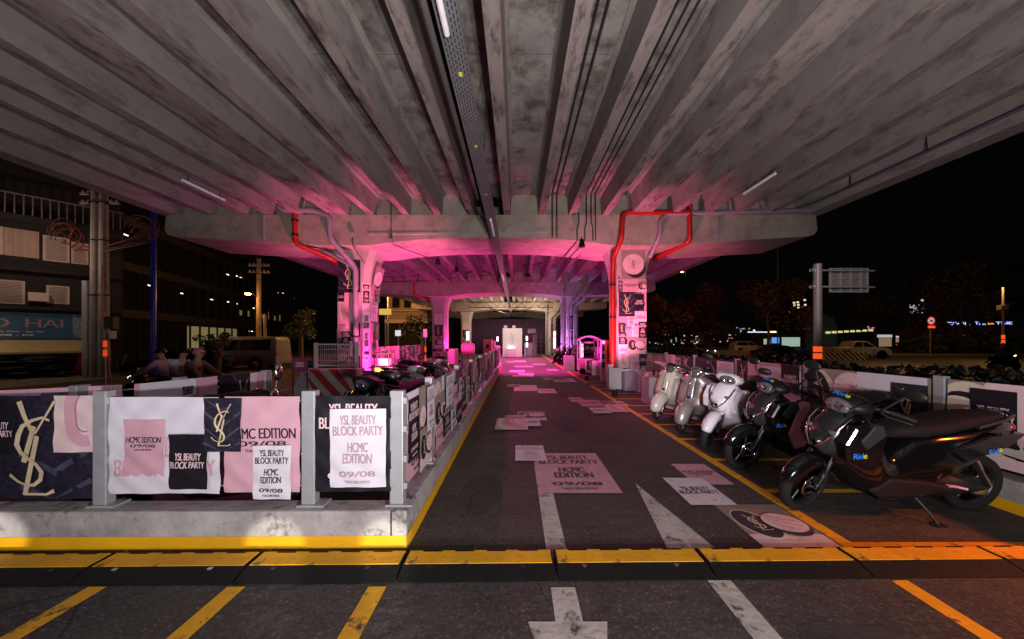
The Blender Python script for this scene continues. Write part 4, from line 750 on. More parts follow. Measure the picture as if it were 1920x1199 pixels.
def modern(name, label, group, WB=1.45, steer=0.0, body=blackgl, shield=greygl, fend=blackgl, wing=None, seatc=seatm, mirrors=True, text=True, stand=True):
    t = thing(name, label, 'scooter', (0, 0, 0), None, group); M = steerM(steer); Rr = .258; k = WB / 1.45; B = lambda n, m, mm, p=t, **kw: m.build(n, mm, p, world=False, **kw)
    wheel(t, 0, 0, Rr, .062, M)
    B('front_fender', fender(M, 0, Rr, 15, 150, .085, .075), fend, solid=.006)
    m = MB(M)
    for s in (-1, 1): m.tube([(0, s * .088, Rr), (-.06, s * .088, Rr + .12), (-.17, s * .075, .60)], [.020, .022, .020], 8)
    B('fork', m, darkst); m = MB(M); m.lathe([(.03, -.115), (.03, .115)], (0, 0, Rr), 'y', 10); B('axle', m, chrome)
    # one dark hull from nose to tail, a proud nose fairing and faceted side panels
    m = MB(); m.hull([(-.075, .56, .68, .05), (-.12, .50, .80, .14), (-.20, .38, .90, .185), (-.30, .27, .93, .215), (-.40, .22, .86, .225), (-.48, .21, .66, .20), (-.56 * k, .21, .52, .175), (-.66 * k, .215, .60, .165), (-.78 * k, .23, .71, .165), (-.95 * k, .29, .75, .185), (-1.2 * k, .43, .775, .185), (-1.42 * k, .57, .82, .155), (-1.58 * k, .68, .84, .10), (-1.66 * k, .74, .82, .04)], 22); bd = B('body_panel', m, body)
    m = MB(); m.hull([(-.035, .60, .655, .03), (-.06, .555, .735, .095), (-.11, .53, .83, .135), (-.18, .56, .90, .145), (-.26, .66, .945, .115), (-.33, .78, .95, .07)], 20, 0, 2.9); fr = B('front_fairing', m, shield)
    for s in (-1, 1):
        m = MB(); m.plate([(-.09, .70), (-.13, .56), (-.30, .50), (-.43, .60), (-.38, .76), (-.26, .87), (-.16, .84)], s * .212, .10, 0, .016); B('side_cheek', m, body, bevel=.008)
        m = MB(); m.plate([(-.20, .73), (-.26, .66), (-.40, .78), (-.37, .86), (-.30, .86)], s * .232, .04, 0, .008); B('side_vent', m, satin if shield is greygl else shield, bevel=.006)
        m = MB(); m.plate([(-.36, .30), (-.44, .24), (-.80 * k, .24), (-1.02 * k, .33), (-.82 * k, .37), (-.52, .40)], s * .195, .06, 0, .014); B('lower_cover', m, seatc if body is blackgl else shield, bevel=.008)
        m = MB(); m.plate([(-.95 * k, .62), (-1.1 * k, .52), (-1.45 * k, .66), (-1.58 * k, .77), (-1.3 * k, .76)], s * .180, .08, 0, .02); B('side_cover', m, body, bevel=.008)
        if wing: m = MB(); m.plate([(-.30, .52), (-.40, .34), (-.50, .36), (-.58, .62), (-.50, .86), (-.38, .80)], s * .235, .08, 0, .014); B('leg_shield', m, wing, bevel=.008)
        m = MB(); m.ell((-.085, s * .105, .755), (.020, .036, .020), 10, 6); B('indicator', m, lensm)
        m = MB(); m.tube([(-.030, s * .028, .60), (-.055, s * .098, .69), (-.11, s * .142, .80), (-.19, s * .148, .885)], [.005, .009, .009, .004], 6); B('trim_strip', m, chrome if body is blackgl else blackpl)
    m = MB(M); m.ell((-.27, 0, .985), (.135, .175, .075), 18, 10); B('handlebar_cowl', m, fend if fend is not blackgl else blackpl)
    m = MB(M); m.ell((-.165, 0, .975), (.055, .10, .060), 18, 10); hl = B('headlight', m, lensm); m = MB(M)
    m.lathe([(.035, .0), (.030, .006), (.0, .008)], (-.115, .03, .985), 'x', 12); m.lathe([(.028, .0), (.022, .006), (.0, .008)], (-.118, -.04, .965), 'x', 12); B('lamp_lens', m, chrome, hl)
    bar_set(t, M, darkst, .36, 1.0, mirrors)
    m = MB(); m.loft([(-.44, .235, .20, .02), (-.50 * k, .222, .205, .025), (-.72 * k, .235, .20, .025), (-.86 * k, .27, .17, .03)], 14, 0, 3.5); B('floorboard', m, blackpl)
    m = MB(); m.loft([(-.56 * k, .715, .07, .03), (-.66 * k, .745, .12, .055), (-.82 * k, .765, .15, .065), (-1.0 * k, .785, .155, .06), (-1.14 * k, .815, .145, .06), (-1.36 * k, .85, .125, .05), (-1.54 * k, .87, .08, .03)], 18, 0, 2.6); B('seat', m, seatc)
    m = MB()
    for s in (-1, 1): m.tube([(-1.25 * k, s * .135, .80), (-1.48 * k, s * .12, .86), (-1.62 * k, s * .07, .885), (-1.65 * k, 0, .89)], .014, 8)
    B('grab_rail', m, darkst)
    m = MB(); m.ell((-1.655 * k, 0, .775), (.035, .075, .035), 12, 8); B('tail_light', m, redlens)
    wheel(t, -WB, 0, Rr, .068, None, 'rear_wheel')
    m = MB(); m.loft([(-1.52 * k, .71, .085, .02), (-1.66 * k, .64, .09, .016), (-1.78 * k, .54, .085, .014), (-1.84 * k, .46, .08, .010)], 12, 0, 3); rf = B('rear_mudguard', m, blackpl)
    m = MB(); m.loft([(-.98 * k, .25, .10, .10), (-1.18 * k, .26, .11, .10), (-WB, .27, .10, .075), (-WB - .08, .27, .08, .05)], 12, 0, 2.6); B('engine_case', m, darkst)
    m = MB(); m.tube([(-.95 * k, -.13, .22), (-1.1 * k, -.17, .22), (-1.25 * k, -.18, .26), (-1.3 * k, -.18, .28), (-1.62 * k, -.19, .36)], [.02, .025, .05, .06, .055], 10); B('exhaust', m, darkst)
    m = MB()
    for s in (-1, 1): m.tube([(-WB + .02, s * .12, .30), (-1.22 * k, s * .13, .60)], .024, 8)
    B('rear_shock', m, chrome)
    for s in (-1, 1) if body is not whitegl and shield is not whitegl else (): m = MB(M); m.tube([(-.33, s * .16, .985), (-.22, s * .17, 1.06), (-.14, s * .10, .99), (-.17, s * .06, .86)], .006, 5); B('cable', m, blackpl)
    m = MB(M); m.tube([(-.15, .09, .64), (-.06, .10, .50), (-.05, .10, .34)], .006, 5); m.box(-.075, -.005, .062, .10, .30, .37); B('brake_caliper', m, rimm)
    m = MB(); m.add([(-1.695 * k, -.095, .62), (-1.695 * k, .095, .62), (-1.775 * k, .095, .49), (-1.775 * k, -.095, .49)], [(0, 1, 2, 3)]); B('number_plate', m, mat('plate', (.6, .6, .55), .5), solid=.004)
    if stand: m = MB(); m.tube([(-.80 * k, .10, .24), (-.86 * k, .22, .10), (-.88 * k, .26, .045)], [.014, .012, .012], 6); m.box(-.92 * k, -.84 * k, .23, .29, .035, .05); B('side_stand', m, darkst)
    m = MB(); m.tube([(-.98 * k, .10, .30), (-1.06 * k, .20, .33), (-1.10 * k, .24, .33)], .012, 6); B('foot_peg', m, pinkgl if body is blackgl else darkst)
    if text:
        decal(t, (-.16, .230, .585), (-1, 0, .06), (.06, 0, 1), (0, 1, 0), .045); decal(t, (-1.28 * k, .203, .60), (-.95, 0, .28), (.28, 0, .95), (0, 1, 0), .045)
        decal(t, (-.20, -.08, 1.045), (0, 1, 0), (-.9, 0, .42), (.42, 0, .9), .048, M)
    return t
def classic(name, label, group, WB=1.35, steer=0.0, paint=creamgl, paint2=None, bar=None, reflector=False, seatc=seatm):
    t = thing(name, label, 'scooter', (0, 0, 0), None, group); M = steerM(steer); Rr = .215; paint2 = paint2 or paint; B = lambda n, m, mm, p=t, **kw: m.build(n, mm, p, world=False, **kw)
    wheel(t, 0, 0, Rr, .055, M, 'front_wheel', 10)
    m = MB(M); rows = []
    for i in range(15):
        a = R(-4 + 172 * i / 14); r = []; f = .80 + .20 * math.sin(math.pi * i / 14)
        for k in range(11):
            s = -1 + 2 * k / 10; th = s * R(82); rad = Rr + .055 - .15 * (1 - math.cos(th)); r.append((rad * math.cos(a), math.sin(th) * .125 * f, Rr + .015 + rad * math.sin(a) * 1.12))
        rows.append(r)
    m.rings(rows, 0, True, False, False); fd = B('front_fender', m, paint2, solid=.008)
    m = MB(M); m.loft([(.16, .43, .012, .010), (.12, .475, .022, .012), (.05, .505, .020, .010)], 8, 0); B('fender_badge', m, darkst, fd)
    m = MB(M); m.tube([(0, .075, Rr), (-.05, .075, Rr + .12), (-.10, .05, .46), (-.17, 0, .62)], [.028, .030, .03, .03], 8); m.tube([(.04, .08, Rr - .03), (-.02, .085, Rr + .13)], .016, 6); B('fork', m, chrome)
    m = MB(); rows = []; nz = 13
    for i in range(nz):
        f = i / (nz - 1); z = .27 + .66 * f; w = .215 + .045 * math.sin(math.pi * min(1, f * 1.15)) if f < .8 else .255 * math.sqrt(max(.02, 1 - ((f - .8) / .2) ** 2 * .86)); x0 = -.115 - .10 * f - .02 * math.sin(math.pi * f); x0 = x0 - .14 * max(0, .25 - f) * 4
        rows.append([(x0 - .11 * (abs(s) ** 2.2), s * w, z) for s in [-1 + 2 * k / 14 for k in range(15)]])
    m.rings(rows, 0, True, False, False); sh = B('leg_shield', m, paint, solid=.018)
    m = MB()
    e0, e1 = [rw[0] for rw in rows], [rw[-1] for rw in rows]; m.tube(e0 + rows[-1][1:-1] + e1[::-1], .011, 6); B('shield_rim', m, chrome if paint is not creamgl else creamgl, sh)
    m = MB(); m.loft([(-.20, .93, .028, .02), (-.165, .84, .045, .028), (-.135, .70, .05, .032), (-.11, .58, .055, .030), (-.09, .50, .075, .028)], 12, 0, 2.4); B('horn_cover', m, paint2, sh)
    m = MB(); m.ell((-.062, 0, .585), (.008, .032, .024), 12, 8); B('horn_grille', m, darkst, sh)
    if reflector: m = MB(); m.box(-.205, -.165, .13, .175, .56, .69); B('reflector', m, orangel, sh)
    m = MB(M); m.ell((-.24, 0, .985), (.12, .12, .085), 18, 10); B('headset', m, paint)
    m = MB(M); m.lathe([(.0, -.02), (.078, -.015), (.086, .01), (.078, .022), (.07, .014)], (-.135, 0, .99), 'x', 22); hl = B('headlight', m, chrome); m = MB(M); m.lathe([(.072, .012), (.05, .026), (.0, .034)], (-.135, 0, .99), 'x', 18); B('lamp_lens', m, lensm, hl)
    m = MB(M)
    for s in (-1, 1): m.tube([(-.25, s * .08, .99), (-.28, s * .24, 1.005), (-.33, s * .36, .99)], [.050, .036, .027], 10)
    hb = B('handlebar', m, bar or paint)
    for s in (-1, 1):
        m = MB(M); m.tube([(-.33, s * .36, .99), (-.38, s * .50, .975)], [.026, .028], 10); B('grip', m, redgl if bar is pinkgl else rubber, hb)
        m = MB(M); m.tube([(-.27, s * .30, .985), (-.24, s * .37, .98), (-.29, s * .50, .965)], .009, 6); B('brake_lever', m, chrome, hb)
    m = MB(); m.loft([(-.25, .235, .19, .03), (-.45, .215, .20, .03), (-.65, .225, .18, .035), (-.75, .28, .13, .05)], 14, 0, 4); B('floorboard', m, paint)
    m = MB(); m.loft([(-.66, .40, .09, .14), (-.80, .50, .14, .20), (-1.05, .54, .16, .19), (-1.35, .53, .15, .15), (-1.62, .46, .10, .09), (-1.70, .40, .06, .05)], 18, 0, 2.4); B('body_panel', m, paint)
    for s in (-1, 1): m = MB(); m.ell((-1.18, s * .17, .46), (.36, .115, .19), 20, 12); B('side_cowl', m, paint2)
    m = MB(); m.loft([(-.70, .73, .10, .03), (-.80, .755, .14, .05), (-1.05, .77, .155, .05), (-1.40, .79, .14, .05), (-1.55, .78, .08, .03)], 16, 0, 2.6); B('seat', m, seatc)
    wheel(t, -WB, 0, Rr, .055, None, 'rear_wheel', 10)
    m = MB(); m.ell((-1.68, 0, .52), (.03, .06, .05), 12, 8); B('tail_light', m, redlens)
    m = MB(); m.tube([(-.85, .06, .24), (-.88, .16, .10), (-.89, .19, .04)], .012, 6); B('side_stand', m, chrome)
    m = MB(); m.tube([(-1.0, -.10, .18), (-1.5, -.14, .20)], [.04, .05], 10); B('exhaust', m, darkst)
    return t
def put(o, x, y, heading, lean=0.0, z=0.0): o.location = (x, y, z); o.rotation_euler = (R(lean), 0, R(heading)); return o
GR = 'scooters parked in the right bays'
put(modern('scooter', 'nearest black scooter parked in the right bays beside the cable ramp', GR, 1.47, R(18), blackgl, greygl, blackgl), 2.50, 3.02, 181, -7)
put(modern('scooter', 'black scooter with charcoal nose and pink side panel between black and white scooters', GR, 1.5, R(8), blackgl, greygl, blackgl, pinkgl), 2.62, 3.99, 184, -7)
put(modern('scooter', 'glossy white scooter with blue lettering parked between classic and black scooters', GR, 1.45, R(16), whitegl, whitegl, whitegl, greygl), 2.60, 4.69, 212, -8)
put(classic('scooter', 'silver classic scooter with round headlight and orange reflector', GR, 1.35, R(10), silvergl, None, chrome, True), 2.66, 5.54, 221, -8)
put(classic('scooter', 'cream classic scooter with pink handlebar, beside the white pedestals', GR, 1.35, R(8), creamgl, None, pinkgl), 2.64, 6.47, 219, -9)
# far scooters on the right of the lane
GF = 'scooters parked far along the right side'
f1 = put(modern('scooter', 'far black scooter on the right, nearest to the white pedestal with a person', GF, 1.45, R(12), blackgl, greygl, blackgl, text=False), 2.9, 18.6, 205, -6)
for i, (x, y, l) in enumerate([(2.75, 19.8, 'far black scooter second in the right row under the pink tubes'), (2.65, 21.2, 'far black scooter third in the right row under the pink tubes'), (2.6, 23.0, 'far black scooter at the back of the right row')]):
    dup(f1, (x, y, 0), (R(-6), 0, R(200 + 6 * i)), l)
# left bays behind the lane fence
GL = 'scooters parked behind the lane fence'
put(modern('scooter', 'black scooter nose behind the black front banner', GL, 1.45, R(20), blackgl, blackgl, blackgl, mirrors=False, text=False), -2.05, 4.0, -112, -6)
put(modern('scooter', 'black scooter with blue sticker behind the corner fence post', GL, 1.45, R(10), blackgl, blackgl, blackgl, mirrors=False), -1.75, 4.75, -52, -6)
w1 = put(modern('scooter', 'white and black scooter facing the lane fence near the corner', GL, 1.45, R(-8), whitegl, whitegl, whitegl, orangel, mirrors=False, text=False), -1.55, 5.75, -30, -6)
put(modern('scooter', 'black scooter between two white ones behind the lane fence', GL, 1.45, R(6), blackgl, blackgl, blackgl, pinkgl, mirrors=False), -1.55, 6.7, -28, -6)
put(modern('scooter', 'pink lit white scooter farther along behind the lane fence', GL, 1.45, R(-6), whitegl, whitegl, whitegl, blackgl, mirrors=False, text=False), -1.55, 7.7, -24, -6)
put(modern('scooter', 'dark red sporty scooter at the end of the left row', GL, 1.5, R(-10), blackgl, redgl, blackgl, redgl, text=False), -2.0, 10.2, -12, -6)
put(classic('scooter', 'dark scooter hidden behind the white front banner with one mirror showing', GL, 1.35, R(10), blackgl, blackgl, darkst), -2.05, 2.98, 3, -6)
t = bpy.data.objects['scooter.%03d' % 15] if 'scooter.015' in bpy.data.objects else None
mt = [o for o in bpy.data.objects if o.get('label', '').startswith('dark scooter hidden')][0]
m = MB(); m.tube([(-.22, .18, .98), (-.22, .20, 1.15)], .014, 8); q = m.build('mirror', chrome, mt, world=False); m = MB(); m.ell((-.22, .20, 1.22), (.03, .05, .085), 12, 8); m.build('mirror_head', chrome, q, world=False)
# ================================================================ people (skin modifier bodies)
def skinned(name, mats, parent, chains, sub=1):
    """chains: list of [(point, radius), ...]; a chain starting with an int hangs on that vertex"""
    vs = []; es = []; rad = []
    for ch in chains:
        prev = None
        for it in ch:
            if isinstance(it, int): prev = it; continue
            vs.append(it[0]); rad.append(it[1]); i = len(vs) - 1
            if prev is not None: es.append((prev, i))
            prev = i
    me = bpy.data.meshes.new(name); me.from_pydata(vs, es, []); me.materials.append(mats); o = bpy.data.objects.new(name, me); C.objects.link(o); o.parent = parent; WL[o] = WL.get(parent, Vector())
    md = o.modifiers.new('skin', 'SKIN'); md.use_smooth_shade = True
    for i, s in enumerate(me.skin_vertices[0].data): s.radius = rad[i] if isinstance(rad[i], tuple) else (rad[i], rad[i]); s.use_root = (i == 0)
    m2 = o.modifiers.new('sub', 'SUBSURF'); m2.levels = sub; m2.render_levels = sub
    return o
def person(label, loc, heading, shirt, trousers, pose, helmet=None, group=None, lean=0, vest=None):
    t = thing('person', label, 'person', loc, (0, 0, R(heading)), group); P = pose
    pel, ch, nk, hd = P['pelvis'], P['chest'], P['neck'], P['head']; mid = tuple((a + c) / 2 for a, c in zip(pel, ch))
    chains = [[(pel, (.13, .11)), (mid, (.125, .10)), (ch, (.15, .105)), (nk, .055), (tuple(n * .35 + h * .65 for n, h in zip(nk, hd)), .06), (hd, (.078, .092)), ((hd[0], hd[1], hd[2] + .07), .065)]]
    nx = 7
    for s in (-1, 1):
        sh, el, ha = P['sh'], P['el%d' % s] if 'el%d' % s in P else P['el'], P['ha%d' % s] if 'ha%d' % s in P else P['ha']; f = lambda p: (p[0], p[1] * s, p[2])
        e2, h2 = f(el), f(ha); d = Vector(h2) - Vector(e2); d.normalize(); h3 = tuple(Vector(h2) + d * .08)
        chains.append([2, (f(sh), .062), (e2, .044), (h2, .030), (h3, .034)])
        chains.append([0, (f(P['hip']), .095), (f(P['kn']), .062), (f(P['an']), .040), (f(P['to']), .035)])
    skinned('body', skin_m, t, chains)
    fat = lambda q, k: tuple(a * k for a in q) if isinstance(q, tuple) else q * k
    sc = [[(pel, (.142, .125)), (mid, (.140, .118)), (ch, (.165, .122)), (tuple(c * .45 + n * .55 for c, n in zip(ch, nk)), .085)]]
    for s in (-1, 1):
        f = lambda p: (p[0], p[1] * s, p[2]); el = P['el%d' % s] if 'el%d' % s in P else P['el']; ha = P['ha%d' % s] if 'ha%d' % s in P else P['ha']; q = tuple(a * .25 + c * .75 for a, c in zip(el, ha))
        sc.append([2, (f(P['sh']), .076), (f(el), .058), (f(q), .044)])
    skinned('shirt', shirt, t, [[(q if isinstance(q, int) else (q[0], fat(q[1], 1.16))) for q in ch_] for ch_ in sc])
    tr = [[(pel, (.140, .120))]]
    for s in (-1, 1):
        f = lambda p: (p[0], p[1] * s, p[2]); tr.append([0, (f(P['hip']), .108), (f(P['kn']), .076), (f(P['an']), .058)])
    skinned('trousers', trousers, t, tr)
    for s in (-1, 1):
        a, c = Vector(P['an']), Vector(P['to']); a.y *= s; c.y *= s; m = MB(); m.tube([a + Vector((-.05, 0, -.03)), a.lerp(c, .5) + Vector((0, 0, -.02)), c + Vector((.05, 0, -.015))], [.045, .05, .035], 8); m.build('shoe', blackpl, t, world=False)
    if helmet:
        m = MB(); m.ell((hd[0], hd[1], hd[2] + .035), (.125, .115, .12), 16, 10, 0, -12, 90); h = m.build('helmet', helmet, t, world=False); m = MB(); m.ell((hd[0] + .09, 0, hd[2] + .04), (.07, .09, .02), 12, 6); m.build('visor', blackpl, h, world=False)
    else:
        m = MB(); m.ell((hd[0] - .015, hd[1], hd[2] + .03), (.10, .092, .105), 14, 9, 0, -25, 90); m.build('hair', blackpl, t, world=False)
    m = MB(); m.tube([(hd[0] + .075, 0, hd[2] + .02), (hd[0] + .105, 0, hd[2] - .015)], [.010, .016], 6)
    for s in (-1, 1): m.ell((hd[0] + .078, s * .032, hd[2] + .022), (.012, .014, .009), 8, 5, 0)
    m.box(hd[0] + .072, hd[0] + .088, -.024, .024, hd[2] - .055, hd[2] - .046); m.build('face', skin_m, t, world=False)
    return t
ride = dict(pelvis=(-.92, 0, .96), chest=(-.85, 0, 1.27), neck=(-.80, 0, 1.43), head=(-.76, 0, 1.57), sh=(-.83, .18, 1.36), el=(-.62, .25, 1.14), ha=(-.42, .33, 1.03), hip=(-.88, .10, .92), kn=(-.50, .17, .78), an=(-.58, .15, .36), to=(-.44, .15, .31))
pill = dict(pelvis=(-1.28, 0, 1.0), chest=(-1.20, 0, 1.30), neck=(-1.15, 0, 1.46), head=(-1.11, 0, 1.60), sh=(-1.17, .18, 1.39), el=(-1.08, .24, 1.16), ha=(-.98, .15, 1.08), hip=(-1.24, .11, .96), kn=(-.88, .20, .80), an=(-1.0, .18, .44), to=(-.86, .18, .40))
cloth = lambda n, c: mat(n, c, .85, var=.15, scale=10)
pinkS, whiteS, beigeS, blueS, darkS, navyS = cloth('pink_cloth', (.50, .33, .42)), cloth('white_cloth', (.62, .60, .60)), cloth('beige_cloth', (.17, .145, .12)), cloth('blue_grey_cloth', (.12, .13, .18)), cloth('dark_cloth', (.018, .016, .02)), cloth('navy_cloth', (.02, .025, .09))
GM = 'motorbikes riding on the left road'
f2 = modern('motorbike', 'dark motorbike with violet lit nose on the left road', GM, 1.4, 0, blackgl, blackgl, blackgl, text=False, stand=False, mirrors=False); f2['category'] = 'motorbike'; put(f2, -9.75, 8.6, 186, 0, RZ)
m = MB(); m.ell((-.03, 0, .62), (.03, .11, .03), 12, 6); m.build('led_strip', mat('violet_led', (.2, .08, 1), .4, emit=4), f2, world=False); m = MB(); m.ell((-.10, 0, .975), (.04, .08, .05), 12, 8); m.build('lamp_glow', mat('headlamp_glow', (1, .95, .9), .4, emit=6), f2, world=False)
person('rider in a pink shirt and black helmet on the violet lit motorbike', (-9.75, 8.6, RZ), 186, pinkS, darkS, ride, blackgl, 'riders on the left road')
f3 = dup(f2, (-6.7, 8.1, RZ), (0, 0, R(2)), 'dark motorbike carrying two people to the right on the left road')
person('rider in a beige shirt and pink helmet on the motorbike for two', (-6.7, 8.1, RZ), 2, beigeS, darkS, ride, pinkgl, 'riders on the left road')
person('passenger in white sleeves holding on to the rider in beige', (-6.7, 8.1, RZ), 2, whiteS, blueS, pill, blackgl, 'riders on the left road')
f4 = modern('motorbike', 'teal delivery scooter parked on the left road before the dark trees', GM, 1.4, R(10), tealgl, tealgl, tealgl, text=False); f4['category'] = 'motorbike'; put(f4, -9.3, 15.2, 195, -4, RZ)
m = MB(); m.box(-1.85, -1.42, -.22, .22, .93, 1.33); m.build('delivery_box', tealgl, f4, world=False, bevel=.04)
f5 = modern('motorbike', 'motorbike with a bright headlamp on the right road', GM, 1.4, 0, blackgl, redgl, blackgl, text=False, stand=False); f5['category'] = 'motorbike'; f5['group'] = 'vehicles on the right road'; put(f5, 31.2, 21.5, -4, 0, RZ)
m = MB(); m.ell((-.10, 0, .975), (.05, .10, .07), 12, 8); m.build('lamp_glow', mat('warm_headlamp', (1, .75, .4), .4, emit=14), f5, world=False)
person('rider in a navy jacket on the motorbike with a bright headlamp', (31.2, 21.5, RZ), -4, navyS, darkS, ride, redgl)
sit = dict(pelvis=(0, 0, .52), chest=(.03, 0, .84), neck=(.06, 0, 1.0), head=(.12, 0, 1.13), sh=(.03, .18, .93), el=(.14, .22, .70), ha=(.34, .12, .62), hip=(.04, .10, .50), kn=(.44, .13, .52), an=(.40, .13, .08), to=(.53, .14, .04))
# ================================================================ road vehicles
def car(name, label, cat, L, W, H, prof, paint, wins, wx, wr_, loc, heading, head=True, group=None, glow=None):
    """prof: side outline (x from nose 0 to L, z); wins: side window outlines; wx: wheel positions"""
    t = thing(name, label, cat, loc, (0, 0, R(heading)), group); belt = H * .55
    hw = lambda z: W / 2 * (1 - .22 * max(0, (z - belt) / max(.01, H - belt)) - .05 * max(0, (.45 - z)))
    X = lambda x: L / 2 - x
    m = MB(); n = len(prof); vs = [(X(x), hw(z), z) for x, z in prof] + [(X(x), -hw(z), z) for x, z in prof]
    m.add(vs, [tuple(range(n)), tuple(range(2 * n - 1, n - 1, -1))] + [(i, n + i, n + (i + 1) % n, (i + 1) % n) for i in range(n)], 0, False); bd = m.build('body', paint, t, world=False, bevel=.05, fix=True)
    for wv in wins:
        for s in (-1, 1): m = MB(); m.add([(X(x), s * (hw(z) + .012), z) for x, z in wv], [tuple(range(len(wv)))]); m.build('window', glassd, t, world=False)
    a, c = wins[0][0], wins[0][-1]                                    # windscreen between the front pillars
    ws = [p for p in prof if p[1] > belt]
    if len(ws) > 1:
        p0, p1 = ws[0], ws[1]; d = Vector((p1[0] - p0[0], 0, p1[1] - p0[1])); nn = Vector((-d.z, 0, d.x)).normalized() * -.012; nn = Vector((abs(nn.x), 0, abs(nn.z)))
        q = lambda f, s: Vector((X(p0[0] + (p1[0] - p0[0]) * f), s * (hw(p0[1] + (p1[1] - p0[1]) * f) - .07), p0[1] + (p1[1] - p0[1]) * f)) + nn
        m = MB(); m.add([q(.06, -1), q(.06, 1), q(.92, 1), q(.92, -1)], [(0, 1, 2, 3)]); m.build('windscreen', glassd, t, world=False)
    for x in wx:
        for s in (-1, 1):
            m = MB(); m.lathe([(wr_ * .6, -.11), (wr_, -.09), (wr_, .09), (wr_ * .6, .11), (wr_ * .6, -.11)], (X(x), s * (W / 2 - .10), wr_), 'y', 22); w = m.build('wheel', tyrem, t, world=False)
            m = MB(); m.lathe([(0, -.112), (wr_ * .62, -.112), (wr_ * .62, .112), (0, .112)], (X(x), s * (W / 2 - .10), wr_), 'y', 18); m.build('rim', silvergl, w, world=False)
            m = MB(); m.lathe([(wr_ * 1.03, -.02), (wr_ * 1.22, -.02), (wr_ * 1.22, .012), (wr_ * 1.03, .012), (wr_ * 1.03, -.02)], (X(x), s * (W / 2 + .0), wr_), 'y', 22); m.build('wheel_arch', blackpl, t, world=False)
    for s in (-1, 1):
        zz = H * .42; m = MB(); m.ell((X(.10), s * (W / 2 - .30), zz), (.10, .22, .085), 12, 8); m.build('headlight', glow if glow else lensm, t, world=False)
        m = MB(); m.ell((X(L - .06), s * (W / 2 - .22), H * .48), (.06, .12, .12), 10, 6); m.build('tail_light', redlens, t, world=False)
        m = MB(); m.ell((X(L * .30), s * (W / 2 + .10), H * .60), (.09, .10, .08), 10, 6); m.build('door_mirror', paint, t, world=False)
    m = MB(); m.box(X(.02) - .02, X(.02) + .02, -.26, .26, .42, .54); m.build('number_plate', mat('plate', (.6, .6, .55), .5), t, world=False)
    m = MB(); m.box(X(.06) - .05, X(.06) + .03, -W * .42, W * .42, .22, .36); m.build('bumper', blackpl, t, world=False, bevel=.03)
    return t
van_p = [(0, .35), (.02, .85), (.35, 1.02), (1.0, 1.18), (1.75, 2.0), (2.2, 2.12), (5.5, 2.12), (5.62, 1.9), (5.68, .45), (5.6, .3), (.1, .28)]
mpv_p = [(0, .35), (.03, .75), (.3, .90), (1.15, 1.02), (2.0, 1.62), (2.5, 1.70), (4.2, 1.66), (4.55, 1.2), (4.62, .45), (4.55, .3), (.1, .28)]
sed_p = [(0, .35), (.03, .65), (.3, .80), (1.25, .92), (2.05, 1.40), (2.6, 1.46), (3.2, 1.42), (3.9, 1.02), (4.4, .95), (4.48, .5), (4.4, .3), (.1, .28)]
pick_p = [(0, .45), (.03, .90), (.3, 1.08), (1.35, 1.16), (2.05, 1.74), (2.5, 1.80), (3.3, 1.76), (3.62, 1.18), (5.2, 1.14), (5.28, .6), (5.2, .42), (.1, .40)]
glow = mat('car_headlamp', (1, .85, .65), .4, emit=9); glow2 = mat('white_headlamp', (.85, .9, 1), .4, emit=9)
car('van', 'white passenger van parked along the left road behind the lamp pole', 'van', 5.7, 2.0, 2.12, van_p, mat('van_paint', (.27, .245, .24), .3, coat=.4), [[(1.35, 1.25), (2.0, 1.92), (2.35, 1.92), (2.35, 1.25)], [(2.5, 1.25), (2.5, 1.92), (5.3, 1.92), (5.3, 1.25)]], (.95, 4.45), .36, (-18.3, 22.6, RZ), 187)
car('car', 'black car with a yellow plate in front of the white van', 'car', 4.5, 1.8, 1.46, sed_p, blackgl, [[(1.45, .98), (2.15, 1.36), (2.6, 1.40), (2.6, .98)], [(2.68, .98), (2.68, 1.40), (3.15, 1.36), (3.6, 1.0)]], (.85, 3.6), .32, (-18.9, 19.4, RZ), 220)
GV = 'vehicles on the right road'
car('pickup_truck', 'silver pickup truck with lit headlamp behind the gantry post', 'pickup truck', 5.3, 1.85, 1.80, pick_p, mat('champagne_paint', (.44, .40, .33), .3, .3, coat=.4), [[(1.5, 1.22), (2.15, 1.68), (2.55, 1.70), (2.55, 1.20)], [(2.63, 1.20), (2.63, 1.70), (3.2, 1.68), (3.45, 1.20)]], (.95, 4.15), .40, (34.6, 35.2, RZ), -6, True, GV, glow)
car('car', 'white minivan between the trees and the striped barrier', 'minivan', 4.6, 1.8, 1.70, mpv_p, mat('white_car_paint', (.55, .52, .48), .3, coat=.4), [[(1.3, 1.08), (2.1, 1.56), (2.5, 1.60), (2.5, 1.06)], [(2.6, 1.06), (2.6, 1.60), (4.1, 1.56), (4.3, 1.1)]], (.85, 3.75), .33, (35.5, 53.0, RZ), -6, True, GV, glow2)
car('car', 'dark saloon with a lit headlamp left of the gantry post', 'car', 4.5, 1.8, 1.46, sed_p, mat('dark_car_paint', (.03, .03, .035), .2, coat=.6), [[(1.45, .98), (2.15, 1.36), (2.6, 1.40), (2.6, .98)], [(2.68, .98), (2.68, 1.40), (3.15, 1.36), (3.6, 1.0)]], (.85, 3.6), .33, (23.4, 30.5, RZ), -4, True, GV, glow)
car('car', 'dark taxi with white headlamps far behind the classic scooters', 'car', 4.5, 1.8, 1.46, sed_p, mat('taxi_paint', (.14, .08, .02), .25, coat=.5), [[(1.45, .98), (2.15, 1.36), (2.6, 1.40), (2.6, .98)], [(2.68, .98), (2.68, 1.40), (3.15, 1.36), (3.6, 1.0)]], (.85, 3.6), .33, (22.0, 42.0, RZ), -75, True, GV, glow2)
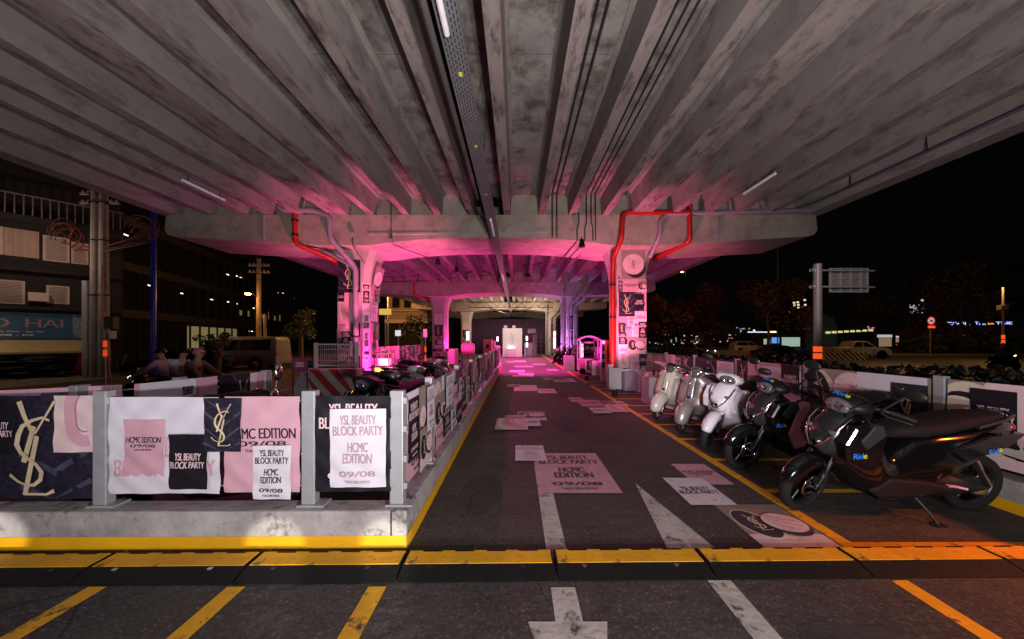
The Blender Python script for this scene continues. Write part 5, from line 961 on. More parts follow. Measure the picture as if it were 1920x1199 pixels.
def spill(loc, pw, col, tgt=None, spot=None, size=.2): return lamp('lamp_light', 'SPOT' if spot else 'POINT', loc, pw, col, size, tgt, spot)
# ================================================================ barriers
def striped(name, label, cx, cy, L, H, ang, m1, m2, wd=.5, ns=9, z0=0.0, top=.6, group=None):
    t = thing(name, label, 'barrier', (cx, cy, z0), (0, 0, R(ang)), group); hb, ht = wd / 2, wd / 2 * top; el = .28 * H / .7
    f = lambda u, z, s: (u, s * (hb + (ht - hb) * z / H), z)
    m = MB(); A = -L / 2; Bx = L / 2; P = [(A, 0), (Bx, 0), (Bx - el * .3, H), (A + el, H)]
    vs = [f(u, z, -1) for u, z in P] + [f(u, z, 1) for u, z in P]; m.add(vs, [(0, 1, 2, 3), (7, 6, 5, 4)] + [(i, 4 + i, 4 + (i + 1) % 4, (i + 1) % 4) for i in range(4)]); m.build('block', m1, t, world=False, bevel=.015, fix=True)
    for s in (-1, 1):
        m = MB()
        for k in range(ns):
            u0 = A + L * (k + .1) / ns - H * .4 * 0; du = L / ns * .5; sl = H * .95
            q = [(u0 + sl, 0), (u0 + du + sl, 0), (u0 + du, H), (u0, H)]
            cl = [(min(max(u, A + el * z / H), Bx - el * .3 * z / H), z) for u, z in q]
            m.add([Vector(f(u, z, s)) + Vector((0, s * .003, 0)) for u, z in cl], [(0, 1, 2, 3)])
        m.build('painted_stripe', m2, t, world=False)
    return t
striped('barrier', 'red and white striped concrete barrier in front of the left column', -4.55, 8.35, 1.75, .80, 3, mat('barrier_white', (.55, .48, .47), .7, var=.1), mat('barrier_red', (.50, .02, .015), .6, var=.12), .55, 4)
byel, bblk = mat('barrier_yellow', (.50, .36, .13), .7), mat('barrier_black', (.03, .025, .02), .7)
striped('barrier', 'long yellow and black striped barrier left of the gantry post', 24.9, 39.0, 5.2, .75, 2, byel, bblk, .5, 16, RZ, .6, 'striped barriers on the right road')
striped('barrier', 'yellow and black striped barrier under the silver pickup', 31.2, 33.0, 4.6, .72, -2, byel, bblk, .5, 10, RZ, .6, 'striped barriers on the right road')
t = thing('mesh_fence', 'small white mesh fence panel standing on the red striped barrier', 'fence panel', (-4.55, 8.6, .8)); pw = mat('white_powder_coat', (.5, .42, .44), .5)
x0, x1, z0, z1 = -5.0, -3.98, .84, 1.40
m = MB()
for x in (x0, x1): m.box(x - .035, x + .035, 8.53, 8.6, .80, 1.43)
for z in (z0, z1 - .03): m.box(x0, x1, 8.55, 8.58, z, z + .035)
m.build('frame', pw, t)
m = MB(); k = 19
for i in range(1, k): xx = x0 + (x1 - x0) * i / k; m.tube([(xx, 8.565, z0), (xx, 8.565, z1)], .006, 4)
for z in (.98, 1.12, 1.26): m.tube([(x0, 8.565, z), (x1, 8.565, z)], .005, 4)
m.build('mesh_infill', pw, t)
# sign on a stand left of the barrier
t = thing('sign', 'small maroon sign on two thin poles left of the striped barrier', 'sign', (-3.7, 6.0, 0))
for px in (549, 576):
    X, Z = at(px, 670, 6.0); m = MB(); m.tube([(X, 6.0, 0), (X, 6.0, Z)], .012, 6); m.build('pole', darkst, t)
X0, Z0 = at(549, 697, 5.98); X1, Z1 = at(575, 671, 5.98); c = Canvas((X0, 5.98, Z0), (1, 0, 0), (0, 0, 1), (0, -1, 0)); c.rect(0, 0, X1 - X0, Z1 - Z0, mat('maroon_print', (.16, .02, .07), .5)); c.text('YSL BEAUTY', .05, .13, .2, .16, PALEP); c.text('BLOCK PARTY', .05, .085, .2, .115, PALEP); c.done('sign_board', parent=t)
# ================================================================ event furniture under the far bays
wbox = mat('white_laminate', (.62, .56, .62), .45, var=.03); pbox = mat('pink_laminate', (.60, .30, .40), .45, var=.03); lbox = mat('lilac_board', (.34, .27, .37), .5, var=.03)
def pedestal(label, px0, px1, yt, yb, front=wbox, side=lbox, depth=.35, notch=True):
    Y = FPX * HC / (yb - VY); X0, X1 = (px0 - VX) * Y / FPX, (px1 - VX) * Y / FPX; H = (yb - yt) * Y / FPX
    t = thing('pedestal', label, 'pedestal', ((X0 + X1) / 2, Y, 0), None, 'pedestals beside the right column'); m = MB(); m.box(X0, X1, Y, Y + depth, .0, H); m.build('plinth', side, t, bevel=.006)
    m = MB(); w = X1 - X0; nt = w * .3
    m.prism_y([(X0, 0), (X0 + w / 2 - nt / 2, 0), (X0 + w / 2 - nt / 2, .035), (X0 + w / 2 + nt / 2, .035), (X0 + w / 2 + nt / 2, 0), (X1, 0), (X1, H + .012), (X0, H + .012)] if notch else [(X0, 0), (X1, 0), (X1, H + .012), (X0, H + .012)], Y - .015, Y - .003); m.build('front_board', front, t)
    return t, (X0 + X1) / 2, Y, H
def jar(label, x, y, z, m_, kind='jar'):
    if kind == 'jar':
        m = MB(); m.lathe([(.0, 0), (.035, 0), (.04, .02), (.04, .07), (.03, .085), (.03, .10), (.0, .10)], (x, y, z), 'z', 14); tag(m.build('jar', m_), label, 'jar', 'small things on the pedestals')
    else:
        m = MB(); rs = [];
        for f, rr in ((0, .07), (.3, .085), (.7, .09), (1, .095)):
            rs.append([(x + rr * (1 + .10 * math.cos(8 * a)) * math.cos(a), y + rr * (1 + .10 * math.cos(8 * a)) * math.sin(a), z + .09 * f + (.018 * math.cos(8 * a) if f == 1 else 0)) for a in [2 * math.pi * i / 48 for i in range(48)]])
        m.rings(rs, 0, True, True); tag(m.build('bowl', m_), label, 'bowl', 'small things on the pedestals')
_, x, y, h = pedestal('pink lit white pedestal standing alone before the right column', 1142, 1165, 691, 730, wbox, lbox); jar('small white bowl on the lone pedestal before the right column', x - .1, y + .12, h + .012, wbox, 'bowl'); jar('brown jar on the lone pedestal before the right column', x + .1, y + .15, h + .012, mat('amber_jar', (.35, .12, .05), .3))
_, x, y, h = pedestal('front white pedestal partly behind the cream scooter', 1217, 1252, 709, 760, wbox, lbox, .5, False); jar('pink fluted bowl on the pedestal behind the cream scooter', x - .16, y + .2, h + .012, pbox, 'bowl'); jar('orange jar on the pedestal behind the cream scooter', x + .05, y + .2, h + .012, mat('orange_jar', (.55, .16, .06), .3))
pedestal('hot pink pedestal between lilac table and cream scooter', 1198, 1214, 705, 737, pbox, pbox, .3, False)
t, *_ = pedestal('long lilac table box covered in posters before the right column', 1171, 1196, 699, 733, lbox, lbox, .5, False)
c = Canvas((2.95, 10.55, .10), (1, 0, 0), (0, 0, 1), (0, -1, 0), None, .002)
c.rect(0, 0, .8, .5, WHITEP); tile(c, 'w', .05, .18, .40, .5); tile(c, 'G', .42, .1, .75, .5); c.done('poster', 'loose white posters leaning on the foot of the right column', 'poster', 'posters on the right column')
t, x, y, h = pedestal('white block seat with a person beside it on the far right', 1059, 1077, 668, 696, wbox, lbox, .5, False)
person('seated person in dark clothes on the far right beside a white block', (x + .50, y + .15, 0), 165, darkS, darkS, sit)
m = MB(); m.box(x + .30, x + .72, y - .08, y + .38, 0, .42); o = m.build('stool', blackpl, None, bevel=.02); tag(o, 'low black stool under the seated person', 'stool')
pedestal('white standing board in front of the kiosk cart', 1110, 1125, 677, 704, wbox, pbox, .12, False)
# kiosk cart
Y = 15.0; X0, _ = at(1087, 0, Y); X1, _ = at(1122, 0, Y); t = thing('kiosk_cart', 'white roofed kiosk cart with glass shelves on the right', 'cart', ((X0 + X1) / 2, Y, 0))
m = MB(); m.box(X0, X1, Y, Y + .7, .14, .66); m.build('counter', wbox, t, bevel=.01)
for x in (X0 + .02, X1 - .02):
    for yy in (Y + .02, Y + .66): m = MB(); m.box(x - .02, x + .02, yy - .02, yy + .02, .66, 1.50); m.build('post', wbox, t)
m = MB(); m.prism_y([(X0 - .10 + (X1 - X0 + .2) * i / 8, 1.50 + .18 * math.sin(math.pi * i / 8)) for i in range(9)] + [(X0 - .10 + (X1 - X0 + .2) * (8 - i) / 8, 1.46 + .16 * math.sin(math.pi * (8 - i) / 8)) for i in range(9)], Y - .1, Y + .8); m.build('roof', wbox, t)
for z in (.95, 1.2): m = MB(); m.box(X0, X1, Y + .05, Y + .65, z, z + .015); m.build('shelf', glassd, t)
for sx in (X0 + .12, X1 - .12):
    m = MB(); m.lathe([(.10, -.02), (.13, -.02), (.13, .02), (.10, .02), (.10, -.02)], (sx, Y - .03, .13), 'y', 18); m.build('wheel', rubber, t)
c = Canvas((X0, Y - .004, .15), (1, 0, 0), (0, 0, 1), (0, -1, 0)); c.rect(0, 0, .24, .5, mat('magenta_panel', (.6, .1, .35), .5)); c.done('side_panel', parent=t)
c = Canvas((X0, Y - .004, .15), (1, 0, 0), (0, 0, 1), (0, -1, 0)); c.rect(.30, .02, .78, .46, BLACKP); c.logo(.38, .08, .60, .40, PALEP); c.rect(.05, 1.18, .75, 1.28, BLACKP); c.text('YSL BEAUTY', .2, 1.2, .6, 1.26, PALEP); c.done('printed_panel', parent=t)
glowp = mat('pink_tube_glow', (1, .45, .8), .5, emit=9, ecol=(1.0, .40, .80)); gloww = mat('warm_shelf_glow', (1, .62, .2), .5, emit=2.2, ecol=(1, .55, .12)); 
m = MB(); m.box(X0 + .05, X0 + .22, Y + .3, Y + .33, .72, 1.42); m.build('light_panel', mat('pale_panel_glow', (1, .85, .8), .5, emit=.7), t)
# red cabinet and narrow vending column beside the right column
Y = 11.9; X0, _ = at(1138, 0, Y); X1, _ = at(1156, 0, Y); t = thing('cabinet', 'tall red fire cabinet with black valve wheel beside the right column', 'cabinet', ((X0 + X1) / 2, Y, 0))
m = MB(); m.box(X0, X1, Y, Y + .3, 0, 1.48); m.build('case', mat('red_cabinet', (.62, .012, .010), .4), t, bevel=.01)
m = MB(); m.lathe([(.09, -.01), (.11, -.01), (.11, .01), (.09, .01), (.09, -.01)], ((X0 + X1) / 2, Y - .05, .95), 'y', 18); m.tube([((X0 + X1) / 2, Y - .05, .80), ((X0 + X1) / 2, Y - .05, 1.1)], .02, 6); m.build('valve_wheel', blackpl, t)
X0, _ = at(1128, 0, 12.4); X1, _ = at(1137, 0, 12.4); t = thing('vending_case', 'narrow lilac display case between the kiosk cart and the red cabinet', 'display case', ((X0 + X1) / 2, 12.4, 0)); m = MB(); m.box(X0, X1, 12.4, 12.65, 0, 1.5); m.build('case', lbox, t, bevel=.01)
for z in (.5, .8, 1.1): m = MB(); m.box(X0 + .02, X1 - .02, 12.385, 12.398, z, z + .2); m.build('window', glassd, t)
m = MB(); m.box(X0 + .02, X1 - .02, 12.38, 12.398, 1.36, 1.46); m.build('lit_sign', mat('violet_sign', (.7, .3, 1), .5, emit=2.0), t)
# amber lit shelf by the left column
Y = 9.6; X0, _ = at(692, 0, Y); X1, _ = at(729, 0, Y); t = thing('display_shelf', 'amber lit wire display shelf beside the left column', 'shelf', ((X0 + X1) / 2, Y, 0)); fr = mat('shelf_wire', (.12, .06, .06), .5, .4)
m = MB()
for x in (X0, X1):
    for yy in (Y, Y + .35): m.tube([(x, yy, 0), (x, yy, 1.25)], .010, 5)
m.build('frame', fr, t)
for z in (.30, .72, 1.10): m = MB(); m.box(X0, X1, Y, Y + .35, z, z + .02); m.build('shelf_board', fr, t)
m = MB(); m.box(X0 + .02, X1 - .02, Y + .34, Y + .35, .33, .70); m.build('light_panel', gloww, t)
m = MB(); m.box(X0 + .22, X1 - .04, Y + .05, Y + .3, .74, .98); o = m.build('box', lbox, None, bevel=.01); tag(o, 'lilac box on the middle of the amber lit shelf', 'box')
m = MB(); m.box(X0 + .30, X1 - .12, Y + .08, Y + .28, 1.12, 1.22); o = m.build('box', wbox, None, bevel=.01); tag(o, 'white box on top of the amber lit shelf', 'box')
# left far stand: counter, round pink display, kiosk, pedestals
def simple_box(name, label, cat, px0, px1, yt, yb, Y, depth, m_, group=None):
    X0, Z0 = at(px0, yb, Y); X1, Z1 = at(px1, yt, Y); Z0 = max(0, Z0); t = thing(name, label, cat, ((X0 + X1) / 2, Y, 0), None, group); m = MB(); m.box(X0, X1, Y, Y + depth, Z0 if Z0 > .08 else 0, Z1); m.build('panel', m_, t, bevel=.008); return t, X0, X1, Z0, Z1
t, X0, X1, Z0, Z1 = simple_box('counter', 'white bar counter with a pink lit end in front of the second left column', 'counter', 840, 852, 655, 683, 18.5, 1.2, wbox); m = MB(); m.box(X1 + .004, X1 + .02, 18.55, 19.6, .1, Z1 - .05); m.build('end_panel', pbox, t)
t = thing('display_drum', 'round pink display drum on a stand behind the lane fence', 'display', (-2.72, 19.2, 0)); m = MB(); m.lathe([(.0, -.35), (.30, -.35), (.36, -.2), (.36, .2), (.30, .35), (.0, .35)], (-2.72, 19.2, .95), 'x', 24); m.build('drum', pbox, t); m = MB()
for dx in (-.3, .3): m.tube([(-2.72 + dx, 19.2, .62), (-2.72 + dx * 1.15, 19.2, 0)], .025, 6)
m.build('stand', darkst, t)
for px, yt, lab, mm in ((906, 637, 'coral red photo kiosk behind the lane fence', mat('coral_laminate', (.62, .16, .14), .45)), (921, 640, 'pale pedestal right of the coral kiosk', wbox), (930, 649, 'small pale pedestal beside the backdrop board', wbox)):
    t, X0, X1, Z0, Z1 = simple_box('kiosk' if px == 906 else 'pedestal', lab, 'kiosk' if px == 906 else 'pedestal', px, px + (16 if px == 906 else 7), yt, 670, 23.5 + (px - 906) * .05, .5, mm)
    if px == 906: m = MB(); m.box(X0 + .18, X0 + .40, 23.48, 23.496, .92, 1.20); m.build('screen', glassd, t)
# pink tube totems and the far board
def totem(label, px, ys, Y, r=.05, frame=True):
    t = thing('light_totem', label, 'light stand', ((px - VX) * Y / FPX, Y, 0), None, 'pink tube light stands'); X = (px - VX) * Y / FPX
    m = MB(); m.tube([(X, Y + .08, 0), (X, Y + .08, HC - (min(a for a, _ in ys) - VY) * Y / FPX + .1)], .03, 6); m.build('stand', darkst, t)
    for a, c_ in ys: m = MB(); m.tube([(X, Y, HC - (c_ - VY) * Y / FPX), (X, Y, HC - (a - VY) * Y / FPX)], r, 10); m.build('light_tube', glowp, t)
totem('pink tube light left of the white board', 933, [(632, 640)], 29.5, .07); totem('pair of pink tubes right of the white board', 988, [(631, 639), (643, 651)], 29.5, .07)
totem('stack of pink tubes in front of the third column on the right', 1040, [(622, 629), (632, 640), (641, 648), (650, 653)], 26, .07); totem('tall pink tube light before the third column on the left', 877, [(622, 638)], 25, .09)
t = thing('display_board', 'large white board with a faint monogram at the end of the lane', 'board', (-.35, 30.3, 0)); X0, Z1 = at(942.5, 616, 30.3); X1, _ = at(979, 616, 30.3)
m = MB(); m.box(X0, X1, 30.3, 30.5, 0, Z1); m.build('panel', mat('white_board', (.72, .68, .66), .5, var=.02), t, bevel=.01)
c = Canvas((X0, 30.295, 0), (1, 0, 0), (0, 0, 1), (0, -1, 0), None, .004); c.logo(.55, 1.0, 1.15, 2.15, mat('pale_grey_print', (.45, .42, .42), .5), .8); c.done('emblem', parent=t)
m = MB(); m.box(X0 + .3, X1 - .55, 29.9, 30.28, 0, .75); m.build('step_block', wbox, t, bevel=.01); m = MB(); m.box(X0 + .45, X1 - .7, 30.02, 30.2, .75, .79); m.build('lamp_panel', mat('cool_glow', (.8, .95, 1), .5, emit=5), t)
for dx in (.1, .85): m = MB(); m.box(X0 + dx, X0 + dx + .28, 30.32, 30.45, Z1 + .01, Z1 + .25); o = m.build('speaker', steel, None, bevel=.01); tag(o, ('left' if dx < .5 else 'right') + ' small square loudspeaker on top of the white board', 'speaker')
t = thing('backdrop', 'dark purple backdrop curtain behind the white board', 'backdrop', (-.4, 37.2, 0)); m = MB(); n = 40
rows = [[(-5.9 + 11 * i / n, 37.2 + .05 * math.sin(i * 1.9), z) for i in range(n + 1)] for z in (0, 1.9, 3.75)]
m.rings(rows, 0, True, False, False); m.build('curtain', mat('purple_cloth', (.040, .016, .050), .9), t, solid=.01)
for px0, px1, yt, lab in ((955 + 28, 1000, 643, 'low dark stage box right of the white board'), (1000, 1006, 628, 'narrow grey stage box right of the pink tubes')):
    simple_box('stage_box', lab, 'box', px0, px1, yt, 669, 31.0, .6, lbox)
simple_box('air_conditioner', 'white wall air conditioner above the right stage boxes', 'air conditioner', 990, 1005, 617, 625, 31.5, .3, wbox)
X0, _ = at(1007, 0, 31.5); t = thing('shelf', 'tall black stage shelf near the third column on the right', 'shelf', (X0, 31.5, 0)); m = MB()
for dx in (0, .38): m.box(X0 + dx - .02, X0 + dx + .02, 31.5, 31.8, 0, 2.1)
m.build('upright', lbox, t); m = MB()
for z in (.1, .5, .9, 1.3, 1.7, 2.08): m.box(X0, X0 + .38, 31.5, 31.8, z, z + .03)
m.build('shelf_board', lbox, t)
# roof truss before the third pier cap
t = thing('truss', 'thin steel truss spanning in front of the third pier cap', 'truss', (-.4, 32.5, 4.6)); m = MB()
for z in (4.55, 5.05): m.tube([(-4.5, 32.5, z), (3.4, 32.5, z)], .04, 6)
for i in range(12): x = -4.5 + i * .658; m.tube([(x, 32.5, 4.55), (x + .33, 32.5, 5.05), (x + .658, 32.5, 4.55)], .025, 5)
m.tube([(-2.6, 32.6, 4.5), (-.6, 32.6, 3.9), (1.4, 32.6, 4.5)], .05, 6); m.build('lattice', darkst, t)
# pink uplights at the column feet, fixtures added for the pink light
UL = [((-3.2, 8.9, 0), 'added small black uplight in front of the left column'), ((2.62, 9.2, 0), 'added small black uplight beside the yellow line in front of the right column'), ((-3.95, 10.6, 0), 'added small black uplight at the inner foot of the left column'), ((-4.1, 12.8, 0), 'added small black uplight behind the left column'), ((2.6, 12.8, 0), 'added small black uplight behind the right column'), ((-3.8, 22.9, 0), 'added small black uplight at the second left column'), ((2.3, 21.6, 0), 'added small black uplight at the second right column')]
for (x, y, z), lab in UL:
    t = thing('uplight', lab, 'uplight', (x, y, z), None, 'added uplights at the column feet'); m = MB(); m.lathe([(.0, .02), (.07, .02), (.075, .05), (.075, .17), (.06, .175)], (x, y, 0), 'z', 14); m.build('can', blackpl, t); m = MB(); m.lathe([(.06, .171), (.0, .176)], (x, y, 0), 'z', 14); m.build('lens', glowp, t)
for p, pw, col, tg, an in PINK_LAMPS:
    lamp('pink_light', 'SPOT', p, pw, col, .10, tg, an, .7)
    if p[2] > 4:  # overhead can fixtures invented to carry the added pink light
        t = thing('spotlight', 'added black hanging spotlight under the girders ' + {.6: 'right of the tray beyond the first cap', .2: 'beyond the second cap', 0.0: 'nearest the white board', -2.8: 'left of the tray', -2.9: 'behind the first cap over the left bays', 1.9: 'in front of the first cap aimed at the scooters'}[p[0]], 'spotlight', p, None, 'added hanging spotlights'); m = MB(); m.tube([Vector(p) + Vector((0, 0, .28)), Vector(p) + Vector((0, 0, .06))], [.06, .10], 10); m.build('can', blackpl, t); m = MB(); m.tube([Vector(p) + Vector((0, 0, .28)), (p[0], p[1], 4.5 if p[0] == 1.9 else ZS)], .015, 5); m.build('hanger', darkst, t)
lamp('board_fill_spot', 'SPOT', (-.3, 26.5, 4.4), 700, (1, .90, .74), .1, (-.3, 30.3, 1.7), 40)  # unseen spot added to brighten the white board
lamp('cap_fill_light', 'POINT', (-1.6, 32.2, 3.7), 420, (1, .74, .50), .3); lamp('cap_fill_light', 'POINT', (1.8, 32.2, 3.7), 420, (1, .74, .50), .3)  # unseen warm lights added to brighten the third pier cap
# ================================================================ left street
POLE = mat('concrete_pole', (.25, .21, .20), .85, var=.2, scale=3)
def pole(name, label, x, y, h, r, m_=POLE, z0=RZ + .13, group=None, arms=0):
    t = thing(name, label, 'pole', (x, y, z0), None, group); m = MB(); m.tube([(x, y, z0), (x, y, z0 + h)], [r, r * .75], 14); m.build('shaft', m_, t)
    for i in range(arms):
        zz = z0 + h - .5 - i * .45; m = MB(); m.box(x - .7, x + .7, y - .05, y + .05, zz, zz + .09); a = m.build('crossarm', POLE, t); m = MB()
        for dx in (-.6, -.35, .35, .6): m.lathe([(.0, 0), (.035, .0), (.05, .05), (.03, .08), (.045, .11), (.0, .15)], (x + dx, y, zz + .09), 'z', 8)
        m.build('insulator', steel, a)
    return t
XA = (179 - VX) * 16.4 / FPX
p1 = pole('utility_pole', 'left of the twin concrete utility poles before the old house', XA, 16.4, 9.2, .20, arms=2); p2 = pole('utility_pole', 'right of the twin concrete utility poles, wrapped with cables', XA + .40, 16.4, 9.2, .20, arms=2)
m = MB()
for dx in (-.42, -.30): m.tube([(XA + dx, 16.3, RZ + .13), (XA + dx, 16.3, 4.3)], .07, 8)
m.build('riser_pipe', steel, p1); m = MB(); m.tube([(XA + .9, 16.2, RZ + .13), (XA + .50, 16.25, 3.0), (XA + .48, 16.25, 5.0)], .055, 8); m.build('riser_pipe', mat('pink_beige_pipe', (.30, .18, .15), .6), p2)
for z in (3.6, 6.2, 8.0): m = MB(); m.lathe([(.215, 0), (.215, .06)], (XA, 16.4, z), 'z', 12); m.lathe([(.215, 0), (.215, .06)], (XA + .4, 16.4, z), 'z', 12); m.build('strap', darkst, p2)
m = MB(); m.box(XA + .75, XA + 1.15, 16.1, 16.4, 2.0, 2.6); m.build('meter_box', blackpl, p2, bevel=.02)
rnd = random.Random(3)
for sx, lab in ((-1, 'tangle of red cables left of the twin poles'), (1, 'tangle of red cables right of the twin poles')):
    m = MB()
    for k in range(7):
        cx = XA + .2 + sx * (1.5 + rnd.random() * .6); cz = 6.3 + rnd.random() * .7; r = .25 + rnd.random() * .35
        m.tube([(XA + .2 + sx * .3, 16.3, 5.6 + rnd.random() * .3)] + [(cx + r * math.cos(a) * 1.3, 16.3 + .05 * k, cz + r * math.sin(a)) for a in [-1.2 + .55 * i for i in range(9)]], .018, 5)
    tag(m.build('cable_tangle', mat('red_cable', (.12, .02, .015), .6)), lab, 'cables', 'cable tangles on the poles')
m = MB()
for k in range(5): m.tube([(XA + .2 + (23 * f), 16.4 + 7 * f + .05 * k, 5.2 + .3 * k + 1.5 * f - 4.5 * f * (1 - f)) for f in [i / 14 for i in range(15)]], .013, 4)
tag(m.build('overhead_wires', blackpl), 'sagging black overhead wires from the twin poles to the lamp pole', 'wires')
t = thing('flag_pole', 'tall blue lit steel pole in front of the dark glass building', 'pole', (-19.0, 18.0, RZ)); x = (288 - VX) * 18 / FPX; WL[t] = Vector((x, 18, RZ)); t.location = (x, 18, RZ); m = MB(); m.tube([(x, 18, RZ), (x, 18, 8.5)], .12, 12); m.build('shaft', mat('blue_lit_pole', (.01, .014, .14), .3, emit=.012, ecol=(.03, .06, 1)), t)  # blue light on the shaft is put into its colour and glow
XL = (485 - VX) * 23 / FPX
t = pole('street_lamp', 'concrete lamp pole with a glowing orange lamp before the white van', XL, 23, 7.2, .16, arms=2); m = MB(); m.tube([(XL, 23, 4.3), (XL - .1, 22.6, 4.5), (XL - .1, 22.2, 4.52)], .035, 6); m.build('lamp_arm', darkst, t); amber = mat('sodium_glow', (1, .45, .08), .5, emit=40, ecol=(1, .42, .06)); m = MB(); m.ell((XL - .1, 22.2, 4.46), (.16, .20, .07), 12, 8); m.build('lamp_head', amber, t)
spill((XL - .1, 21.9, 4.1), 130, (1, .40, .08)); m = MB(); m.tube([(XL + .45, 23, RZ + .13), (XL + .40, 23, 3.2)], .09, 8); m.build('side_post', POLE, t)
# old shop house (facade turned towards the viaduct)
d = Vector((.62, .78, 0)).normalized(); N_ = Vector((d.y, -d.x, 0)); A0 = Vector((-24, 16, 0))
t = thing('shop_house', 'dark old shop house with curtains and shutters on the far left', 'building', A0); M = Matrix.Translation(A0) @ Matrix(((d.x, -N_.x, 0, 0), (d.y, -N_.y, 0, 0), (0, 0, 1, 0), (0, 0, 0, 1)))
wallm = mat('old_plaster', (.014, .011, .010), .9, var=.3, scale=2); curt = mat('curtain_cloth', (.40, .27, .22), .8, var=.15, scale=5, stretch=(6, 1, .6)); shutm = mat('shutter_paint', (.50, .38, .33), .7, var=.1)
m = MB(M); m.box(-9, 3.7, 0, 8, RZ, 11.5); m.build('wall', wallm, t, world=True)
m = MB(M); m.box(-9, 3.7, -.9, 0, 7.1, 7.3); m.box(-9, 3.7, -.5, 0, 4.75, 4.9); m.box(-9, 3.7, -.5, 0, 2.95, 3.1); m.build('balcony_slab', wallm, t)
rail = MB(M)
for i in range(34): xx = -4.5 + i * .245; rail.box(xx, xx + .04, -.88, -.84, 7.3, 8.2)
rail.box(-4.6, 3.7, -.89, -.83, 8.2, 8.26); rail.build('railing', mat('rail_paint', (.16, .13, .12), .6), t)
for u0, u1, z0, z1, mm, nm in ((-1.5, 1.05, 5.45, 6.75, curt, 'curtain'), (1.15, 1.95, 5.4, 6.65, shutm, 'shutter'), (2.0, 2.55, 5.4, 6.5, shutm, 'shutter'), (-1.2, .65, 3.2, 4.3, shutm, 'shutter'), (1.25, 1.95, 3.3, 4.2, shutm, 'shutter')):
    m = MB(M)
    if nm == 'curtain':
        n = 60; m.rings([[(u0 + (u1 - u0) * i / n, -.10 + .035 * math.sin(i * 1.1), z) for i in range(n + 1)] for z in (z0, z1)], 0, True, False, False); o = m.build('curtain', mm, t)
    else:
        m.box(u0, u1, -.06, -.02, z0, z1); o = m.build('shutter', mm, t); m = MB(M); k = int((z1 - z0) / .07)
        for i in range(k): m.box(u0 + .08, u1 - .08, -.075, -.062, z0 + .06 + i * .066, z0 + .10 + i * .066)
        m.build('louvre', mat('louvre_paint', (.20, .15, .13), .7), o)
m = MB(M); m.box(-.02, .06, -.16, -.10, 5.45, 6.75); m.build('window_post', shutm, t)
c = Canvas(A0 + d * -4.0 - N_ * -.15 + Vector((0, 0, 1.55)), d, (0, 0, 1), N_, None, .01); c.rect(0, 0, 7.3, 1.25, mat('blue_sign', (.012, .06, .12), .5, emit=.01, ecol=(.05, .3, .6))); c.rect(6.05, .03, 7.27, 1.22, mat('pale_blue_print', (.14, .2, .27), .6, var=.6, scale=6)); c.text('NGO  HAI', 2.6, .55, 5.75, .95, mat('sign_letter', (.30, .17, .20), .5)); c.text('giat ui - sua chua - lap dat', 3.2, .30, 5.2, .38, WHITEP); c.text('09 - 08 - 02', 3.4, .14, 4.9, .22, WHITEP)
c.done('shop_sign', 'blue shop sign with pale pink letters on the old shop house', 'sign')
m = MB(M); m.prism_x([(-.1, 1.5), (-.1, 1.42), (-1.1, .85), (-1.1, .95)], -4.2, 2.6); m.build('awning', mat('awning_cloth', (.38, .30, .16), .8), t)
spill(tuple(A0 + d * .5 + N_ * 3.2 + Vector((0, 0, 5.6))), 150, (1, .72, .55)); spill(tuple(A0 + d * -.5 + N_ * 1.6 + Vector((0, 0, 1.9))), 16, (1, .7, .4))
for u, z, lab in ((2.9, 1.55, 'white air conditioner box under the shop house corner'), (.75, 3.35, 'white unit between the shutters of the shop house')):
    m = MB(M); m.box(u, u + .6, -.5, -.1, z, z + .42); o = m.build('air_conditioner', shutm, None, bevel=.02); tag(o, lab, 'air conditioner')
rr = random.Random(5)
for gi in range(4):
    m = MB()
    for k in range(14):
        q = A0 + d * (-2.6 + gi * 1.25) + N_ * 1.0 + Vector((rr.uniform(-.5, .5), rr.uniform(-.3, .3), RZ + .13 + k * .085)); m.box(q.x - .5 + rr.random() * .2, q.x + .3 + rr.random() * .3, q.y - .3, q.y + .3, q.z, q.z + .06)
    tag(m.build('crate_stack', mat('dark_crates', (.05, .05, .055), .7, var=.3)), '%s stack of dark folded crates before the shop house' % ['leftmost', 'second', 'third', 'rightmost'][gi], 'crates', 'crate stacks before the shop house')
q = A0 + d * 2.6 + N_ * .9; m = MB(); m.box(q.x - .75, q.x + .75, q.y - .3, q.y + .3, RZ + .3, 1.05); t = tag(m.build('cool_box', mat('red_box', (.28, .015, .02), .4), None, bevel=.05), 'dark red cool box beside the crate stacks', 'box'); m = MB(); m.box(q.x - .25, q.x - .2, q.y - .32, q.y - .305, .5, .9); m.build('handle', chrome, t)
q = A0 + d * 3.5 + N_ * 1.1
t = thing('chair', 'white wire chair frame at the foot of the twin poles', 'chair', (q.x, q.y, RZ + .13)); m = MB(); m.tube([(q.x - .35, q.y, .05), (q.x + .15, q.y, .10), (q.x + .5, q.y, .75)], .016, 5); m.tube([(q.x - .3, q.y + .2, .2), (q.x + .1, q.y + .2, -.2)], .016, 5); m.build('frame', mat('white_wire', (.5, .45, .45), .5), t)
